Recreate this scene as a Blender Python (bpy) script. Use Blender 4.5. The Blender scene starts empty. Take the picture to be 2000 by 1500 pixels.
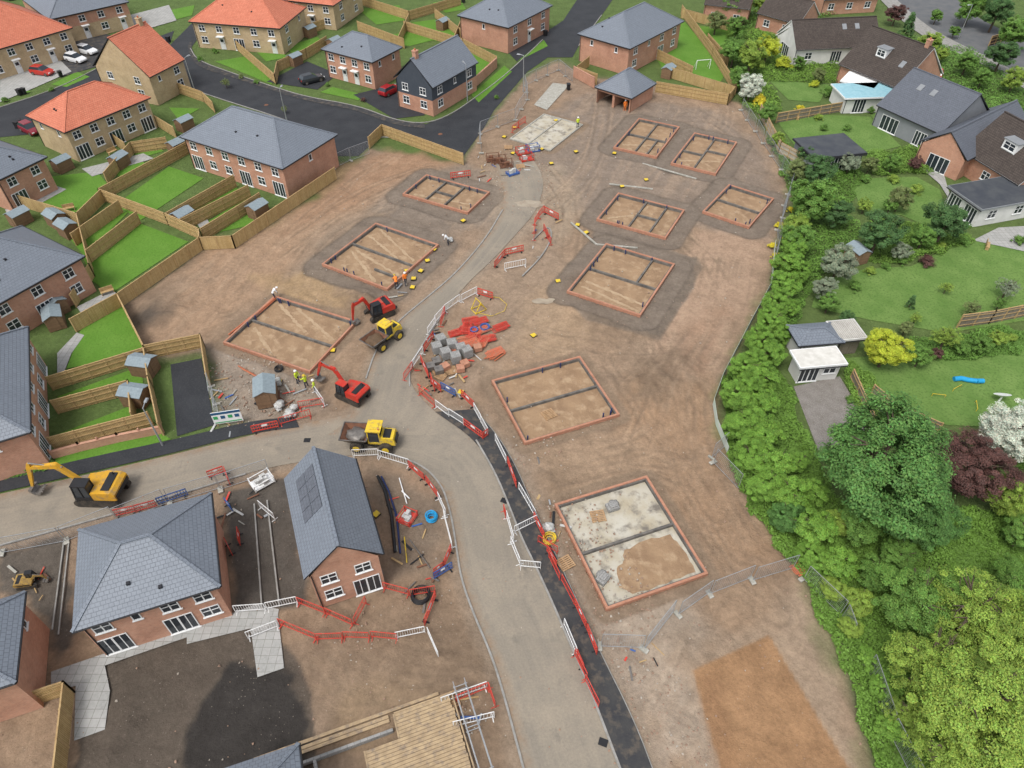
import bpy, math, random
import numpy as np
from mathutils import Vector, Matrix
from mathutils.geometry import tessellate_polygon
R=random.Random(11)
FL=1387.; CH=50.
def P(u,v,z=0.):
    # survey helper: plan position of a point at height z (drone at 50 m looking 45 deg down)
    a=(u-1000)/FL; b=(v-750)/FL; t=(CH-z)/(.70711*(1+b))
    return Vector((a*t,.70711*(1-b)*t,z))
def ppm(v,z=0): return FL*.70711*(1+(v-750)/FL)/(CH-z)
COL=bpy.context.scene.collection
# ---------------- materials
def N(nt,t,**k):
    n=nt.nodes.new(t)
    for a,b in k.items(): setattr(n,a,b)
    return n
def newmat(name,rough=.8,metal=0,spec=.3):
    m=bpy.data.materials.new(name); m.use_nodes=True; nt=m.node_tree
    b=nt.nodes['Principled BSDF']; b.inputs['Roughness'].default_value=rough; b.inputs['Metallic'].default_value=metal
    b.inputs['Specular IOR Level'].default_value=spec
    return m,nt,b
def mix(nt,f,a,b,bt='MIX'):
    n=nt.nodes.new('ShaderNodeMix'); n.data_type='RGBA'; n.blend_type=bt
    for i,x in ((0,f),(6,a),(7,b)):
        if hasattr(x,'links'): nt.links.new(x,n.inputs[i])
        elif i==0: n.inputs[0].default_value=x
        else: n.inputs[i].default_value=(x[0],x[1],x[2],1)
    return n.outputs[2]
def noise(nt,co,sc,det=4,rg=.6,lo=.35,hi=.65):
    n=N(nt,'ShaderNodeTexNoise'); n.inputs['Scale'].default_value=sc; n.inputs['Detail'].default_value=det; n.inputs['Roughness'].default_value=rg
    nt.links.new(co,n.inputs['Vector'])
    r=N(nt,'ShaderNodeMapRange'); r.inputs['From Min'].default_value=lo; r.inputs['From Max'].default_value=hi
    nt.links.new(n.outputs[0],r.inputs[0]); return r.outputs[0]
def bump(nt,b,h,st,d=.05):
    n=N(nt,'ShaderNodeBump'); n.inputs['Strength'].default_value=st; n.inputs['Distance'].default_value=d
    nt.links.new(h,n.inputs['Height']); nt.links.new(n.outputs[0],b.inputs['Normal'])
def mat(name,c,c2=None,sc=1.5,rough=.8,metal=0,bm=0,c3=None,sc3=12,spec=.3):
    m,nt,b=newmat(name,rough,metal,spec)
    co=N(nt,'ShaderNodeTexCoord').outputs['Object']
    if c2 is None: c2=tuple(x*.8 for x in c)
    f=noise(nt,co,sc); o=mix(nt,f,c,c2)
    if c3: o=mix(nt,noise(nt,co,sc3,3,.6,.5,.7),o,c3)
    nt.links.new(o,b.inputs['Base Color'])
    if bm: bump(nt,b,noise(nt,co,sc*8,3),bm)
    return m
def brickm(name,c1,c2,mo,w,h,ms,off=.5,rough=.85,bm=.3,dirt=.25,sc=.5,spec=.3):
    m,nt,b=newmat(name,rough,0,spec)
    tc=N(nt,'ShaderNodeTexCoord')
    t=N(nt,'ShaderNodeTexBrick',offset=off); 
    for k,x in (('Color1',c1),('Color2',c2),('Mortar',mo)): t.inputs[k].default_value=(*x,1)
    t.inputs['Scale'].default_value=1; t.inputs['Mortar Size'].default_value=ms; t.inputs['Brick Width'].default_value=w; t.inputs['Row Height'].default_value=h
    t.inputs['Mortar Smooth'].default_value=.2
    nt.links.new(tc.outputs['UV'],t.inputs['Vector'])
    f=noise(nt,tc.outputs['Object'],sc,5,.7,.3,.7)
    o=mix(nt,f,t.outputs['Color'],tuple(x*(1-dirt*2.2) for x in c1))
    o2=mix(nt,.55,t.outputs['Color'],o)
    f2=noise(nt,tc.outputs['Object'],3.5,3,.7,.35,.7)
    o3=mix(nt,f2,o2,tuple(min(1,x*1.2) for x in c2)); o3=mix(nt,.3,o2,o3)
    nt.links.new(o3,b.inputs['Base Color'])
    if bm: 
        iv=N(nt,'ShaderNodeMath',operation='SUBTRACT'); iv.inputs[0].default_value=1; nt.links.new(t.outputs['Fac'],iv.inputs[1]); bump(nt,b,iv.outputs[0],bm,.03)
    return m
def attrmat(name,rough,mult=(1,1,1),ground=False):
    m,nt,b=newmat(name,rough,0,.2)
    a=N(nt,'ShaderNodeAttribute',attribute_name='Col').outputs['Color']
    if ground:
        co=N(nt,'ShaderNodeTexCoord').outputs['Object']
        o=mix(nt,1,a,mix(nt,noise(nt,co,.6,9,.76,.32,.68),(.77,.755,.74),(1.2,1.19,1.17)),'MULTIPLY')
        o=mix(nt,1,o,mix(nt,noise(nt,co,3.5,5,.78,.3,.7),(.83,.825,.815),(1.16,1.155,1.15)),'MULTIPLY')
        v=N(nt,'ShaderNodeTexVoronoi'); v.inputs['Scale'].default_value=3.1; nt.links.new(co,v.inputs['Vector'])
        r=N(nt,'ShaderNodeMapRange'); r.inputs['From Min'].default_value=.07; r.inputs['From Max'].default_value=.14; r.inputs['To Min'].default_value=.42; r.inputs['To Max'].default_value=0
        nt.links.new(v.outputs['Distance'],r.inputs[0])
        mm=N(nt,'ShaderNodeMath',operation='MULTIPLY'); nt.links.new(r.outputs[0],mm.inputs[0]); nt.links.new(noise(nt,co,.35,3,.6,.45,.62),mm.inputs[1])
        o=mix(nt,mm.outputs[0],o,(.45,.385,.32))
        bump(nt,b,noise(nt,co,1.8,9,.76,.2,.8),.8,.15)
    else:
        o=mix(nt,1,a,mult,'MULTIPLY')
    nt.links.new(o,b.inputs['Base Color']); return m
def leafm(name,c): return attrmat(name,.6,c)
MT={}
MT['ground']=attrmat('soil and ground',.95,ground=True)
RED=brickm('red brick',(.46,.205,.125),(.55,.29,.19),(.47,.36,.28),.225,.075,.010)
BUFF=brickm('buff brick',(.46,.32,.16),(.55,.41,.24),(.48,.42,.33),.225,.075,.010)
LOWB=brickm('foundation brick',(.42,.16,.09),(.50,.22,.13),(.38,.28,.21),.225,.075,.012)
SLATE=brickm('grey roof tile',(.158,.178,.208),(.178,.20,.232),(.075,.085,.10),.33,.30,.020,rough=.5,bm=.5,dirt=.10,spec=.4)
SLATE2=brickm('dark grey roof tile',(.10,.11,.13),(.12,.13,.155),(.05,.055,.06),.33,.30,.018,rough=.6,bm=.5,dirt=.1)
TERRA=brickm('orange roof tile',(.50,.15,.085),(.58,.20,.12),(.26,.075,.045),.33,.30,.02,rough=.7,bm=.6,dirt=.14)
BROWNT=brickm('brown roof tile',(.06,.047,.04),(.09,.072,.06),(.03,.022,.02),.3,.30,.03,rough=.8,bm=.7,dirt=.2)
BOARD=brickm('fence boards',(.44,.30,.125),(.55,.40,.19),(.17,.10,.035),.13,4,.014,0,bm=.4,dirt=.22)
OLDB=brickm('weathered boards',(.20,.17,.13),(.27,.23,.18),(.08,.07,.05),.14,4,.014,0,bm=.4)
TIM=mat('timber',(.44,.31,.15),(.34,.22,.10),3)
SHEDW=brickm('shed cladding',(.20,.12,.07),(.26,.16,.09),(.08,.05,.03),5,.14,.012,0)
SHEDR=mat('shed felt roof',(.24,.29,.31),(.19,.23,.25),4,.9)
SLAB=brickm('paving slabs',(.31,.31,.29),(.39,.38,.36),(.16,.15,.13),.6,.6,.02,0,dirt=.16)
CONC=mat('concrete',(.36,.345,.30),(.27,.26,.22),1.2,.9,0,.2,(.46,.44,.39),2.5)
CONCM=mat('muddy concrete',(.46,.43,.36),(.37,.32,.23),.55,.9,0,.2,(.17,.15,.125),.9)
KERB=mat('kerb concrete',(.30,.29,.27),(.22,.21,.19),2)
ASPH=mat('new asphalt',(.022,.024,.028),(.034,.036,.040),.4,.75,0,.15,(.045,.045,.047),6)
PAVA=mat('dark pavement asphalt',(.034,.035,.039),(.055,.053,.051),.8,.9,0,.2,(.11,.09,.07),1.3)
OLDA=mat('old asphalt',(.10,.105,.11),(.13,.13,.13),.5,.9)
def mudroad():
    m,nt,b=newmat('muddy road',.75,0,.3)
    tc=N(nt,'ShaderNodeTexCoord'); mp=N(nt,'ShaderNodeMapping'); mp.inputs['Scale'].default_value=(1.1,.04,1); nt.links.new(tc.outputs['UV'],mp.inputs[0])
    co=tc.outputs['Object']
    o=mix(nt,noise(nt,mp.outputs[0],1.2,5,.6,.3,.7),(.255,.218,.168),(.195,.17,.137))
    o=mix(nt,noise(nt,co,.22,6,.68,.45,.7),o,(.285,.24,.182))
    o=mix(nt,noise(nt,co,.4,6,.7,.57,.74),o,(.15,.133,.11))
    sx=N(nt,'ShaderNodeSeparateXYZ'); nt.links.new(tc.outputs['UV'],sx.inputs[0])
    r=N(nt,'ShaderNodeMapRange'); r.inputs['From Min'].default_value=.9; r.inputs['From Max'].default_value=0; nt.links.new(sx.outputs[0],r.inputs[0])
    m2=N(nt,'ShaderNodeMath',operation='MULTIPLY'); nt.links.new(r.outputs[0],m2.inputs[0]); nt.links.new(noise(nt,co,1.1,4,.7,.35,.6),m2.inputs[1])
    o=mix(nt,m2.outputs[0],o,(.24,.16,.10))
    o=mix(nt,1,o,mix(nt,noise(nt,co,6,4,.7,.3,.7),(.88,.88,.88),(1.1,1.1,1.1)),'MULTIPLY')
    nt.links.new(o,b.inputs['Base Color']); bump(nt,b,noise(nt,co,5,5),.25,.03); return m
MUDR=mudroad()
def grassm(name,c,c2,d=.75): return mat(name,c,c2,.35,.95,0,.5,tuple(x*d for x in c),4)
GRASS=grassm('lawn grass',(.085,.195,.02),(.11,.225,.03),.85)
GRASS2=grassm('garden grass',(.092,.172,.034),(.14,.225,.055))
WHITE=mat('white paint',(.78,.78,.76),(.7,.7,.69),2,.5); FASC=mat('dark fascia',(.03,.03,.035),None,2,.5)
GLASS,_n,_b=newmat('window glass',.08,0,.6); _b.inputs['Base Color'].default_value=(.025,.032,.04,1)
BLACK=mat('black plastic',(.02,.02,.022),None,3,.5); RUB=mat('black rubber',(.025,.024,.022),(.08,.065,.05),2,.9)
YEL=mat('yellow machine paint',(.62,.32,.02),(.5,.28,.03),1.2,.45,0,0,(.30,.2,.09),1.7); YEL2=mat('bright yellow paint',(.70,.50,.03),(.58,.4,.04),2,.5,0,0,(.33,.25,.11),2.5)
YEL3=mat('dull yellow paint',(.38,.24,.05),(.25,.16,.06),2,.6,0,0,(.12,.09,.06),2.5)
REDP=mat('red machine paint',(.50,.035,.02),(.42,.03,.02),1.5,.45,0,0,(.26,.11,.07),2); BARR=mat('red barrier plastic',(.58,.045,.03),(.48,.06,.045),2,.6,0,0,(.45,.14,.09),4); BARO=mat('orange barrier plastic',(.62,.14,.07),(.5,.18,.10),2,.6,0,0,(.42,.22,.15),4)
BARW=mat('white barrier paint',(.74,.74,.73),(.6,.59,.57),2,.55); GALV=mat('galvanised steel',(.42,.44,.45),(.33,.34,.35),3,.45,.5)
BLUE=mat('blue plastic',(.04,.12,.36),(.05,.1,.28),2,.5); LBL=mat('light blue plastic',(.02,.32,.62),None,2,.5); NAVY=mat('dark blue pipe',(.02,.035,.12),None,2,.5)
STEEL=mat('worn steel',(.22,.2,.18),(.13,.12,.11),2,.5,.4); RUST=mat('rusty steel',(.2,.09,.05),(.12,.06,.04),2,.8); EARTH=mat('excavated earth',(.19,.12,.07),(.12,.08,.05),2,.95,0,.8)
BLOCK=brickm('concrete blocks',(.27,.265,.25),(.34,.33,.31),(.1,.1,.1),.44,.215,.015); PIPER=mat('terracotta pipe',(.5,.16,.08),None,3,.6)
BAG=mat('white woven bag',(.62,.62,.6),(.42,.41,.38),3,.9,0,.6); BARK=mat('tree bark',(.12,.09,.06),(.07,.05,.04),4,.95,0,.6)
DREN=mat('dark render cladding',(.05,.06,.075),(.06,.07,.085),2,.7); CREAM=mat('white render',(.66,.65,.62),(.58,.57,.54),1,.85); GREYR=mat('grey render',(.23,.24,.25),(.2,.21,.22),1,.8)
FLAT=mat('flat roof membrane',(.045,.05,.06),(.07,.075,.08),.6,.7); DOORW=mat('white door',(.7,.7,.68),None,2,.4)
SKIN=mat('skin',(.5,.3,.2),None,3,.6); HVY=mat('hi vis yellow',(.62,.78,.05),None,5,.7); HVO=mat('hi vis orange',(.85,.22,.03),None,5,.7); TROU=mat('work trousers',(.04,.045,.06),None,5,.9); JACK=mat('white shirt',(.7,.7,.7),None,5,.9)
# ---------------- mesh builder
class M:
    def __init__(s): s.v=[];s.f=[];s.m=[];s.sm=[];s.uv=[]
    def add(s,vs,fs,m=0,sm=False,uv=None):
        o=len(s.v); s.v+= [tuple(x) for x in vs]
        for i,f in enumerate(fs):
            s.f.append([o+k for k in f]); s.m.append(m); s.sm.append(sm); s.uv.append(uv[i] if uv else None)
        return s
    def hexa(s,p,m=0): return s.add(p,[(0,3,2,1),(4,5,6,7),(0,1,5,4),(1,2,6,5),(2,3,7,6),(3,0,4,7)],m)
    def box(s,x0,y0,z0,x1,y1,z1,m=0):
        return s.hexa([Vector(c) for c in ((x0,y0,z0),(x1,y0,z0),(x1,y1,z0),(x0,y1,z0),(x0,y0,z1),(x1,y0,z1),(x1,y1,z1),(x0,y1,z1))],m)
    def frus(s,x0,y0,x1,y1,z0,X0,Y0,X1,Y1,z1,m=0):
        return s.hexa([Vector(c) for c in ((x0,y0,z0),(x1,y0,z0),(x1,y1,z0),(x0,y1,z0),(X0,Y0,z1),(X1,Y0,z1),(X1,Y1,z1),(X0,Y1,z1))],m)
    def beam(s,p,q,w,h,m=0,w2=None,h2=None):
        p=Vector(p);q=Vector(q);d=(q-p).normalized(); u=Vector((0,0,1)) if abs(d.z)<.95 else Vector((1,0,0))
        r=d.cross(u).normalized(); u=r.cross(d); w2=w2 or w;h2=h2 or h
        return s.hexa([p-r*w/2-u*h/2,p+r*w/2-u*h/2,q+r*w2/2-u*h2/2,q-r*w2/2-u*h2/2,p-r*w/2+u*h/2,p+r*w/2+u*h/2,q+r*w2/2+u*h2/2,q-r*w2/2+u*h2/2],m)
    def cyl(s,p,q,r,n=10,m=0,r2=None,sm=True,cap=True):
        p=Vector(p);q=Vector(q);d=(q-p).normalized(); u=Vector((0,0,1)) if abs(d.z)<.95 else Vector((1,0,0))
        a=d.cross(u).normalized();b=a.cross(d); r2=r if r2 is None else r2
        vs=[];
        for c,rr in ((p,r),(q,r2)):
            for i in range(n):
                t=2*math.pi*i/n; vs.append(c+a*math.cos(t)*rr+b*math.sin(t)*rr)
        s.add(vs,[(i,n+i,n+(i+1)%n,(i+1)%n) for i in range(n)],m,sm)
        if cap:
            s.add(vs[:n],[tuple(range(n))],m); s.add(vs[n:],[tuple(range(n-1,-1,-1))],m)
        return s
    def tube(s,pts,r,n=6,m=0):
        for a,b in zip(pts,pts[1:]): s.cyl(a,b,r,n,m)
        return s
    def ring(s,c,R_,r,n=20,k=6,m=0):
        vs=[];c=Vector(c)
        for i in range(n):
            t=2*math.pi*i/n
            for j in range(k):
                q=2*math.pi*j/k; rr=R_+r*math.cos(q); vs.append((c.x+rr*math.cos(t),c.y+rr*math.sin(t),c.z+r*math.sin(q)))
        return s.add(vs,[(i*k+j,((i+1)%n)*k+j,((i+1)%n)*k+(j+1)%k,i*k+(j+1)%k) for i in range(n) for j in range(k)],m,True)
    def blob(s,c,rx,ry,rz,m=0,jit=.12,n=10,k=6,seed=0):
        q=random.Random(seed); vs=[(c[0],c[1],c[2]-rz)]
        for j in range(1,k):
            ph=-math.pi/2+math.pi*j/k
            for i in range(n):
                t=2*math.pi*i/n; w=1+q.uniform(-jit,jit)
                vs.append((c[0]+rx*w*math.cos(ph)*math.cos(t),c[1]+ry*w*math.cos(ph)*math.sin(t),c[2]+rz*w*math.sin(ph)))
        vs.append((c[0],c[1],c[2]+rz)); L=len(vs)-1
        fs=[(0,1+(i+1)%n,1+i) for i in range(n)]
        for j in range(k-2):
            for i in range(n): a=1+j*n+i;b=1+j*n+(i+1)%n; fs.append((a,b,b+n,a+n))
        fs+=[(L,1+(k-2)*n+i,1+(k-2)*n+(i+1)%n) for i in range(n)]
        return s.add(vs,fs,m,True)
    def prof(s,pr,y0,y1,m=0):
        n=len(pr); vs=[(x,y0,z) for x,z in pr]+[(x,y1,z) for x,z in pr]
        return s.add(vs,[tuple(range(n)),tuple(range(2*n-1,n-1,-1))]+[(i,n+i,n+(i+1)%n,(i+1)%n) for i in range(n)],m)
    def mesh(s,name,mats,org=None):
        me=bpy.data.meshes.new(name); v=s.v
        if org is not None: v=[(a-org[0],b-org[1],c-org[2]) for a,b,c in v]
        me.from_pydata(v,[],s.f)
        for x in mats: me.materials.append(x)
        me.polygons.foreach_set('material_index',s.m); me.polygons.foreach_set('use_smooth',s.sm)
        uv=me.uv_layers.new(name='UVMap').data; Z=Vector((0,0,1)); V=me.vertices; LP=me.loops
        for i,p in enumerate(me.polygons):
            cu=s.uv[i]
            if cu:
                for k,li in enumerate(p.loop_indices): uv[li].uv=cu[k]
                continue
            n=p.normal; t=Z.cross(n)
            if t.length<.08: t=Vector((1,0,0))
            t.normalize(); b=n.cross(t)
            for li in p.loop_indices:
                c=V[LP[li].vertex_index].co; uv[li].uv=(c.dot(t)+50,c.dot(b)+50)
        return me
def ob(name,me,par=None,loc=(0,0,0),rz=0,sc=1,**k):
    o=bpy.data.objects.new(name,me); COL.objects.link(o); o.location=loc; o.rotation_euler=(0,0,rz)
    o.scale=(sc,sc,sc) if not isinstance(sc,tuple) else sc
    if par: o.parent=par
    for a,b in k.items(): o[a]=b
    return o
def wob(m,name,mats,**k):
    a=np.array(m.v); org=((a[:,0].min()+a[:,0].max())/2,(a[:,1].min()+a[:,1].max())/2,a[:,2].min())
    return ob(name,m.mesh(name,mats,org),None,org,**k)
def dup(root,loc,rz,sc=None,**k):
    def cp(o,par):
        c=o.copy(); COL.objects.link(c)
        if par: c.parent=par
        for ch in o.children: cp(ch,c)
        return c
    r=cp(root,None); r.location=loc; r.rotation_euler=(0,0,rz)
    if sc: r.scale=(sc,sc,sc)
    for a,b in k.items(): r[a]=b
    return r
def sheet(name,px,z,m,**k):
    pts=[P(*p) for p in px]; vs=[(p.x,p.y,z) for p in pts]
    mm=M(); tr=tessellate_polygon([[Vector(v) for v in vs]])
    for t in tr:
        a,b,c=[Vector(vs[i]) for i in t]
        if (b-a).cross(c-a).z<0: t=(t[0],t[2],t[1])
        mm.add([vs[i] for i in t],[(0,1,2)])
    return wob(mm,name,[m],kind='structure',label=k.get('label',name.replace('_',' ')))
def resamp(pts,n):
    d=[0]
    for a,b in zip(pts,pts[1:]): d.append(d[-1]+(b-a).length)
    out=[]
    for i in range(n):
        t=d[-1]*i/(n-1); j=0
        while j<len(d)-2 and d[j+1]<t: j+=1
        out.append(pts[j].lerp(pts[j+1],(t-d[j])/max(1e-6,d[j+1]-d[j])))
    return out
def smooth(px,it=2):
    p=[P(*q) for q in px]
    for _ in range(it):
        o=[p[0]]
        for a,b in zip(p,p[1:]): o+= [a.lerp(b,.25),a.lerp(b,.75)]
        o.append(p[-1]); p=o
    return p
def strip(name,L,Rr,z,m,**k):
    a=resamp(smooth(L),40); b=resamp(smooth(Rr),40); mm=M(); v=0
    for i in range(39):
        w=(a[i]-b[i]).length; w2=(a[i+1]-b[i+1]).length; dv=(a[i+1]-a[i]).length*.5+(b[i+1]-b[i]).length*.5
        q=[a[i],b[i],b[i+1],a[i+1]]; u=[(0,v),(w,v),(w2,v+dv),(0,v+dv)]; v+=dv
        if (q[1]-q[0]).cross(q[2]-q[1]).z<0: q=q[::-1];u=u[::-1]
        mm.add([(x.x,x.y,z) for x in q],[(0,1,2,3)],0,False,[u])
    return wob(mm,name,[m],kind='structure',label=name.replace('_',' '))
def kerb(px,name='kerb',w=.15,h=.11):
    p=smooth(px); mm=M()
    for a,b in zip(p,p[1:]):
        if (b-a).length<.02: continue
        mm.beam((a.x,a.y,h/2),(b.x,b.y,h/2),w,h)
    return wob(mm,name,[KERB],kind='structure',label='concrete road kerb')
# ---------------- ground
def sdist(X,Y,poly,closed=True):
    d=np.full(X.shape,1e9,np.float32); ins=np.zeros(X.shape,bool); n=len(poly)
    for i in range(n if closed else n-1):
        x0,y0=poly[i];x1,y1=poly[(i+1)%n]; dx,dy=x1-x0,y1-y0
        t=np.clip(((X-x0)*dx+(Y-y0)*dy)/(dx*dx+dy*dy+1e-9),0,1)
        d=np.minimum(d,np.hypot(X-x0-t*dx,Y-y0-t*dy))
        if closed: ins^=((y0>Y)!=(y1>Y))&(X<(x1-x0)*(Y-y0)/(y1-y0+1e-12)+x0)
    return np.where(ins,-d,d)
def vn(X,Y,s,seed):
    g=np.random.RandomState(seed).rand(256,256); x=X/s+1000;y=Y/s+1000; xi=np.floor(x).astype(int);yi=np.floor(y).astype(int); fx=x-xi;fy=y-yi
    fx=fx*fx*(3-2*fx);fy=fy*fy*(3-2*fy); a=xi%256;b=yi%256;a1=(a+1)%256;b1=(b+1)%256
    return (g[a,b]*(1-fx)+g[a1,b]*fx)*(1-fy)+(g[a,b1]*(1-fx)+g[a1,b1]*fx)*fy
def fbm(X,Y,s,seed,o=4): return sum(vn(X,Y,s/2**i,seed+i)*.5**i for i in range(o))/sum(.5**i for i in range(o))
SITE=[(640,385),(725,292),(905,325),(945,250),(1030,150),(1090,120),(1150,150),(1300,170),(1440,200),(1490,260),(1545,380),(1520,450),(1505,560),(1440,680),(1400,760),(1395,830),(1450,950),(1520,1060),(1590,1170),(1645,1300),(1680,1420),(1720,1560),(1200,1560),(-100,1560),(-100,1050),(500,850),(405,680),(290,700),(240,600),(395,490),(460,485)]
FND=[('F1',(786,378),(905,422),(942,378)),('F2',(628,515),(752,568),(848,478)),('F3',(435,668),(598,733),(685,630)),('F4',(1198,287),(1282,307),(1325,247)),
 ('F5',(1310,318),(1398,340),(1437,277)),('F6',(1372,412),(1462,445),(1505,387)),('F7',(1165,427),(1298,468),(1330,411)),('F8',(1107,568),(1250,617),(1315,515)),
 ('F9',(1025,865),(1208,805),(1135,690)),('F10',(1185,1190),(1382,1117),(1265,925)),('F11',(995,268),(1070,295),(1125,240))]
def rect(A,B,C,z):
    a,b,c=P(*A,z),P(*B,z),P(*C,z); ex=(b-a); W=ex.length; ex=ex/W; ey=Vector((-ex.y,ex.x,0)); D=(c-b).dot(ey)
    s=(c-b).dot(ex)/max(.1,abs(D)); ang=-math.atan(s)/2; ex=Matrix.Rotation(ang,3,'Z')@ex; ey=Vector((-ex.y,ex.x,0))
    return a,ex,ey,W,D
def wpoly(px): return [tuple(P(*p)[:2]) for p in px]
def ground():
    f=lambda a,b,s:list(np.arange(a,b,s))
    xs=np.array([-2000,-700,-300,-160]+f(-110,-58,2)+f(-58,62,.2)+f(62,120,2)+[160,300,700,2000],np.float32)
    ys=np.array([-600,-100,-20]+f(6,12,2)+f(12,132,.2)+f(132,190,2)+[240,400,900,2500],np.float32)
    X,Y=np.meshgrid(xs,ys); nx,ny=len(xs),len(ys)
    n1=fbm(X,Y,9,1);n2=fbm(X,Y,2.2,9);n3=fbm(X,Y,26,21);n4=fbm(X,Y,5,41);n5=fbm(X,Y,1.,55,3)
    C=np.zeros(X.shape+(3,),np.float32); C[:]=(.09,.135,.04)
    def put(w,c):
        C[:]=C*(1-w[...,None])+np.array(c,np.float32)*w[...,None]
    def zone(px,c,soft=1.,st=1.,nz=1.5):
        d=sdist(X,Y,wpoly(px))+(n2-.5)*nz*2; w=np.clip(.5-d/soft/2,0,1)*st; put(w,c); return w
    sd=sdist(X,Y,wpoly(SITE)); site=np.clip(.5-(sd+(n2-.5)*1.2)/.8,0,1)
    put(np.clip(.5-(sd+(n2-.5)*1.5-1.)/1.5,0,1),(.13,.13,.07))
    put(site,(.255,.18,.122)); put(site*np.clip((n1-.5)*6,0,1)*.55,(.325,.225,.148)); put(site*np.clip((n3-.5)*5,0,1)*.45,(.225,.175,.137)); put(site*np.clip((n4-.55)*9,0,1)*.4,(.19,.142,.104))
    zone([(1150,180),(1400,215),(1490,290),(1530,400),(1500,470),(1340,440),(1290,480),(1150,440),(1080,380),(1000,300),(1060,230)],(.21,.17,.138),1.,.8)
    zone([(760,340),(900,320),(1000,350),(985,420),(940,450),(800,420),(720,420)],(.215,.178,.145),1,.75)
    zone([(620,440),(760,400),(900,440),(880,530),(780,600),(560,540)],(.22,.175,.135),1,.5)
    zone([(300,640),(420,470),(600,400),(760,300),(880,320),(780,360),(640,440),(560,530),(430,640),(300,690)],(.34,.225,.145),1.2,.75)
    zone([(640,330),(760,290),(880,315),(800,345),(700,400),(560,450)],(.28,.17,.105),1.,.7)
    zone([(500,540),(600,530),(700,590),(640,640),(540,590)],(.34,.235,.13),1,.8)
    zone([(1345,445),(1500,470),(1480,560),(1400,720),(1300,760),(1270,670),(1360,540)],(.36,.25,.175),.8,.85)
    zone([(1330,640),(1420,600),(1390,740),(1300,730)],(.28,.175,.115),1.,.6)
    zone([(1220,740),(1390,740),(1400,860),(1420,960),(1560,1110),(1400,1110),(1290,920),(1200,880)],(.32,.205,.125),1.2,.75)
    zone([(1240,700),(1340,700),(1330,770),(1260,770)],(.165,.115,.078),.8,.7)
    zone([(1040,880),(1240,840),(1300,900),(1150,920),(1060,960)],(.36,.255,.17),1.,.65)
    zone([(1560,1130),(1640,1280),(1680,1500),(1400,1500),(1340,1300),(1500,1240)],(.33,.25,.18),1.,.85)
    zone([(1150,1200),(1340,1150),(1400,1250),(1350,1300),(1400,1500),(1290,1500)],(.37,.305,.24),1.2,.85)
    zone([(960,330),(1100,320),(1140,420),(1080,480),(1000,460),(960,400)],(.31,.25,.185),1.2,.7)
    zone([(950,500),(1040,450),(1110,500),(1100,620),(1000,680),(880,780),(850,680),(900,580)],(.27,.205,.15),1.2,.6)
    zone([(1040,560),(1100,560),(1180,640),(1100,700),(1000,680)],(.35,.25,.16),1.,.6)
    zone([(640,1200),(850,1130),(960,1300),(1020,1500),(900,1560),(660,1560),(600,1290)],(.22,.158,.108),1.,.8)
    zone([(640,1350),(800,1330),(900,1380),(800,1440),(660,1460)],(.30,.215,.135),1.,.7)
    zone([(720,910),(800,920),(860,980),(870,1060),(850,1120),(760,1130)],(.18,.142,.108),1,.8)
    zone([(400,680),(500,660),(600,740),(640,800),(490,830),(430,840)],(.27,.23,.19),1,.8)
    zone([(960,870),(1010,860),(1130,1080),(1230,1290),(1330,1520),(1280,1520),(1170,1280)],(.29,.235,.185),.8,.6)
    z=np.full(X.shape,-.05,np.float32); hz=site*np.clip((-sd)/1.5,0,1)
    rid=np.abs(fbm(X*.8+Y*.3,Y*.9-X*.2,3.5,91)-.5)
    bump_=(n2-.5)*.16+(n1-.5)*.1+(n5-.5)*.12-rid*.3
    put(site*np.clip(1-rid*14,0,1)*.15,(.36,.26,.18))
    tr=[[(1250,640),(1330,760),(1310,850),(1370,950),(1450,1080)],[(1210,700),(1270,800),(1330,900),(1420,1060),(1520,1200)],[(1430,480),(1400,600),(1310,720),(1250,860)],[(1390,500),(1380,600),(1330,700),(1240,760)],[(1460,500),(1440,600),(1380,700)],[(480,470),(380,560),(330,640)],[(700,330),(560,430),(480,520),(440,600)],[(620,600),(560,560),(640,440),(760,400)],[(1000,640),(1060,660),(1180,680),(1260,680)],[(700,1300),(780,1380),(900,1350)],[(1100,900),(1050,960),(1110,930),(1240,890),(1330,930)],[(1010,620),(1080,560),(1120,480),(1110,380)],[(1450,1180),(1380,1240),(1300,1400)],[(1180,170),(1180,240),(1150,340),(1080,400)],[(1350,210),(1440,260),(1490,330)],[(1240,890),(1350,900),(1400,1000)],[(840,330),(700,380),(560,480),(450,560),(350,660)],[(1360,760),(1360,860),(1430,1000),(1540,1130)],[(560,400),(480,480),(400,540),(300,610)],[(1270,620),(1300,680),(1290,780),(1340,880)],[(1180,640),(1260,700),(1370,760),(1380,860)],[(1040,880),(1150,900),(1260,870),(1310,830)],[(1400,860),(1440,960),(1500,1060)],[(1060,330),(1120,400),(1100,470)],[(640,1200),(760,1290),(900,1300)],[(1330,460),(1400,520),(1420,600)]]
    rut=np.zeros(X.shape,np.float32); shd=np.zeros(X.shape,np.float32)
    for k,t in enumerate(tr):
        p=smooth(t); d0=sdist(X,Y,[(q.x,q.y) for q in p],False)+(n2-.5)*.3
        # several passes side by side with cleated tread marks along them
        for off,am in ((0,1.),(.75,.6)):
            d=np.abs(d0-off); rr=np.exp(-((np.abs(d)-.9)/.17)**2)*am
            rut=np.maximum(rut,rr)
        shd=np.maximum(shd,np.exp(-((d0-1.4)/.16)**2)+np.exp(-(d0/.25)**2)*.6)
    brk=np.clip(n4*2.4-.5,0,1)*(.55+.45*np.clip(n5*2-.4,0,1))
    put(np.clip(shd,0,1)*site*.38*brk,(.39,.285,.195)); put(rut*site*.6*brk,(.155,.115,.083))
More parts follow.
